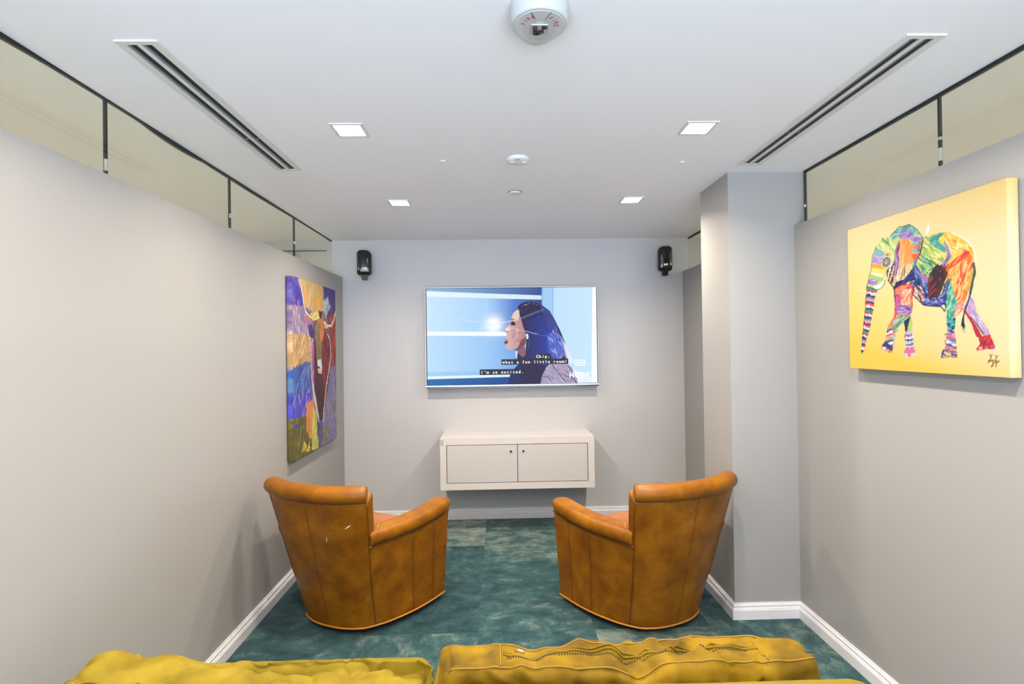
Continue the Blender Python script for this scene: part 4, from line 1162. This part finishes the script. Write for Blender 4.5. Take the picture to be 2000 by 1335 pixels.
    if scuffs:
        for s, z, ds, dz, w in scuffs:
            a = back_pt(s-ds, z-dz); b_ = back_pt(s+ds, z+dz); c = (a+b_)/2
            up = Vector((-(dz), 0, abs(ds)*0.3)).normalized()
            dv = (b_-a).normalized(); nn = Vector((0, -1, 0)); up = dv.cross(nn).normalized()
            m = MB(); m.add([a + nn*0.0018, c + up*w + nn*0.0018, b_ + nn*0.0018, c - up*w + nn*0.0018], [(0, 1, 2, 3)]); m.build('scuff', SCRATCH, bk)
    return t

CH_L = make_armchair(-0.837, 3.011, -0.415, 'tan leather armchair with white scuffs on its back, beside the longhorn painting wall',
    [(0.72, 0.615, 0.055, 0.012, 0.0030), (0.34, 0.545, 0.006, 0.020, 0.0028), (0.93, 0.20, 0.006, 0.003, 0.002), (-0.78, 0.735, 0.004, 0.02, 0.0022)])
CH_R = make_armchair(0.828, 2.937, 0.401, 'tan leather armchair standing in front of the grey pillar', [(-0.10, 0.672, 0.003, 0.003, 0.002)])

# ------------------------------------------------------------------ mustard velvet sofa seen from behind
SX = -0.108
t = thing('velvet_sofa', 'mustard velvet armless sofa in the foreground seen from behind', 'sofa', (SX, 1.45, 0))
o = cushion('backrest', 2.03, 0.22, 0.56, VELP, t, r=0.03, puff=0.004, wr=0.0015, seed=2, n=(50, 10, 14)); o.location = (0, -0.235, 0.378)
o = cushion('seat_base', 2.03, 0.48, 0.20, VELP, t, r=0.025, puff=0.002, wr=0.001, seed=5, n=(40, 12, 8)); o.location = (0, 0.125, 0.212)
for lx in (-0.93, 0.93):
    for ly in (-0.27, 0.30):
        m = MB(); m.lathe([(0.022, 0.0), (0.030, 0.11)], 16); q = m.build('leg', WOOD, t); q.location = (lx, ly, 0)

def seam_line(f, pts, r, name, mat, parent, lift=0.002):
    for P in pts:
        m = MB(); m.tube([f(p) + Vector((0, 0, lift)) for p in P], r, 6); m.build(name, mat, parent)
# seat cushions
o = cushion('seat_cushion', 0.880, 0.465, 0.125, VELP, None, r=0.035, puff=0.006, wr=0.002, seed=8, n=(40, 24, 8)); o.location = (-0.686, 1.578, 0.398)
tag(o, 'smooth mustard velvet seat cushion showing past the slumped back cushion', 'cushion', 'sofa seat cushions')
o = cushion('seat_cushion', 1.110, 0.465, 0.125, VELP, None, r=0.035, puff=0.006, wr=0.002, seed=9, n=(40, 24, 8)); o.location = (0.334, 1.572, 0.398)
tag(o, 'mustard velvet seat cushion mostly hidden behind the upright zipped back cushion', 'cushion', 'sofa seat cushions')
# upright back cushion with zip
def defR(p, q):
    u = q[0]
    pinch = 0.026*math.exp(-((u-0.02)/0.10)**2)*(1 - 0.55*q[1]) + 0.010*math.exp(-((u+0.52)/0.06)**2)
    up = max(0, q[2])
    z = p.z - pinch*up - 0.012*up*(q[1]+1)*0.5
    z += 0.006*up*math.sin(u*7.0)*(0.5-0.5*q[1]) + 0.006*up*math.cos(u*9+1)*(0.5+0.5*q[1])
    y = p.y + 0.02*(p.z)
    return Vector((p.x, y, z))
fR = cushion_fn(1.0, 0.150, 0.165, 0.030, 0.006, 0.019, 4, defR, (9, 18, 14))
o = cushion('back_cushion', 0, 0, 0, VEL, None, n=(150, 34, 26), fn=fR); o.location = (0.342, 1.446, 0.581)
tag(o, 'upright mustard velvet back cushion with a zip along its top, right half of sofa', 'cushion', 'loose sofa back cushions')
A = [i/60 for i in range(-60, 61)]
seam_line(fR, [[(a*0.97, -0.86, 1) for a in A], [(a*0.97, 0.62, 1) for a in A if abs(a) < 0.80], [(-0.70, b/10, 1) for b in range(-8, 7)], [(0.72, b/10, 1) for b in range(-8, 7)]], 0.0024, 'piping', VELS, o, 0.001)
seam_line(fR, [[(a, -0.14+0.10*math.sin(a*2), 1) for a in A if -0.70 < a < 0.72], [(a, -0.02+0.10*math.sin(a*2), 1) for a in A if -0.70 < a < 0.72]], 0.0034, 'zip_flap', VEL, o, 0.002)
m = MB()
for i in range(90):
    a = -0.66 + 1.3*i/89
    p = fR((a, -0.28+0.10*math.sin(a*2), 1)); m.box(p.x-.0018, p.x+.0018, p.y-.0016, p.y+.0016, p.z, p.z+.0025)
m.build('zip_teeth', GAP, o)
p = fR((-0.62, 0.05, 1)); m = MB(); m.tube([p + Vector((0, 0, .004)), p + Vector((.012, -.003, .007)), p + Vector((.026, -.008, .004))], 0.004, 8); m.build('zip_pull', CHROME, o)
# slumped back cushion on the left
def defL(p, q):
    u = q[0]
    up = max(0, q[2])
    top = float(np.interp(u, (-1, -0.9, -0.5, 0, 0.45, 1), (-0.040, -0.030, -0.050, -0.106, -0.100, -0.130)))
    if u < -0.85: top -= 0.03*((-0.85-u)/0.15)**2
    z = p.z + up*top + up*0.007*math.sin(u*13+q[1]*2)*(0.5+0.5*abs(u))
    return Vector((p.x, p.y + 0.05*p.z, z))
fL = cushion_fn(0.965, 0.20, 0.165, 0.040, 0.010, 0.020, 6, defL, (8, 13, 10))
o = cushion('back_cushion', 0, 0, 0, VELL, None, n=(150, 44, 24), fn=fL); o.location = (-0.692, 1.464, 0.581)
tag(o, 'slumped wrinkled mustard velvet back cushion, left half of sofa', 'cushion', 'loose sofa back cushions')
seam_line(fL, [[(a*0.97, -0.55+0.0*a, 1) for a in A], [(a*0.97, -0.95, 0.9) for a in A]], 0.0022, 'piping', VELS, o, 0.0005)

# ------------------------------------------------------------------ light, world, camera
w = bpy.data.worlds.new('daylight_and_fill'); SC.world = w; w.use_nodes = True
wt = w.node_tree
tc = N(wt, 'ShaderNodeTexCoord'); sx_ = N(wt, 'ShaderNodeSeparateXYZ'); wt.links.new(tc.outputs['Generated'], sx_.inputs[0])
mr = N(wt, 'ShaderNodeMapRange'); mr.inputs['From Min'].default_value = -0.15; mr.inputs['From Max'].default_value = 0.15
mr.inputs['To Min'].default_value = WORLD_LOW; mr.inputs['To Max'].default_value = WORLD  # stronger below the horizon, added as fill to lift the ceiling
wt.links.new(sx_.outputs['Z'], mr.inputs['Value']); wt.links.new(mr.outputs[0], wt.nodes['Background'].inputs['Strength'])
bg = w.node_tree.nodes['Background']; bg.inputs['Color'].default_value = (0.72, 0.86, 1.06, 1)
cam = bpy.data.cameras.new('camera'); co = bpy.data.objects.new('camera', cam); COL.objects.link(co)
cam.sensor_width = 36.0; cam.lens = 1030.0/2000*36; cam.clip_start = 0.05
yaw, pit, rol = 0.02456, 0.00763, -0.01384
f = Vector((math.sin(yaw)*math.cos(pit), math.cos(yaw)*math.cos(pit), math.sin(pit))); r = Vector((math.cos(yaw), -math.sin(yaw), 0)); u = r.cross(f)
r2_ = r*math.cos(rol) + u*math.sin(rol); u2_ = -r*math.sin(rol) + u*math.cos(rol)
M = Matrix(((r2_.x, u2_.x, -f.x, 0), (r2_.y, u2_.y, -f.y, 0), (r2_.z, u2_.z, -f.z, 1.5), (0, 0, 0, 1)))
co.matrix_world = M
SC.camera = co
vs = SC.view_settings
vs.view_transform = 'Standard'; vs.look = 'None'; vs.exposure = EXPO; vs.gamma = 1.0; vs.use_curve_mapping = False
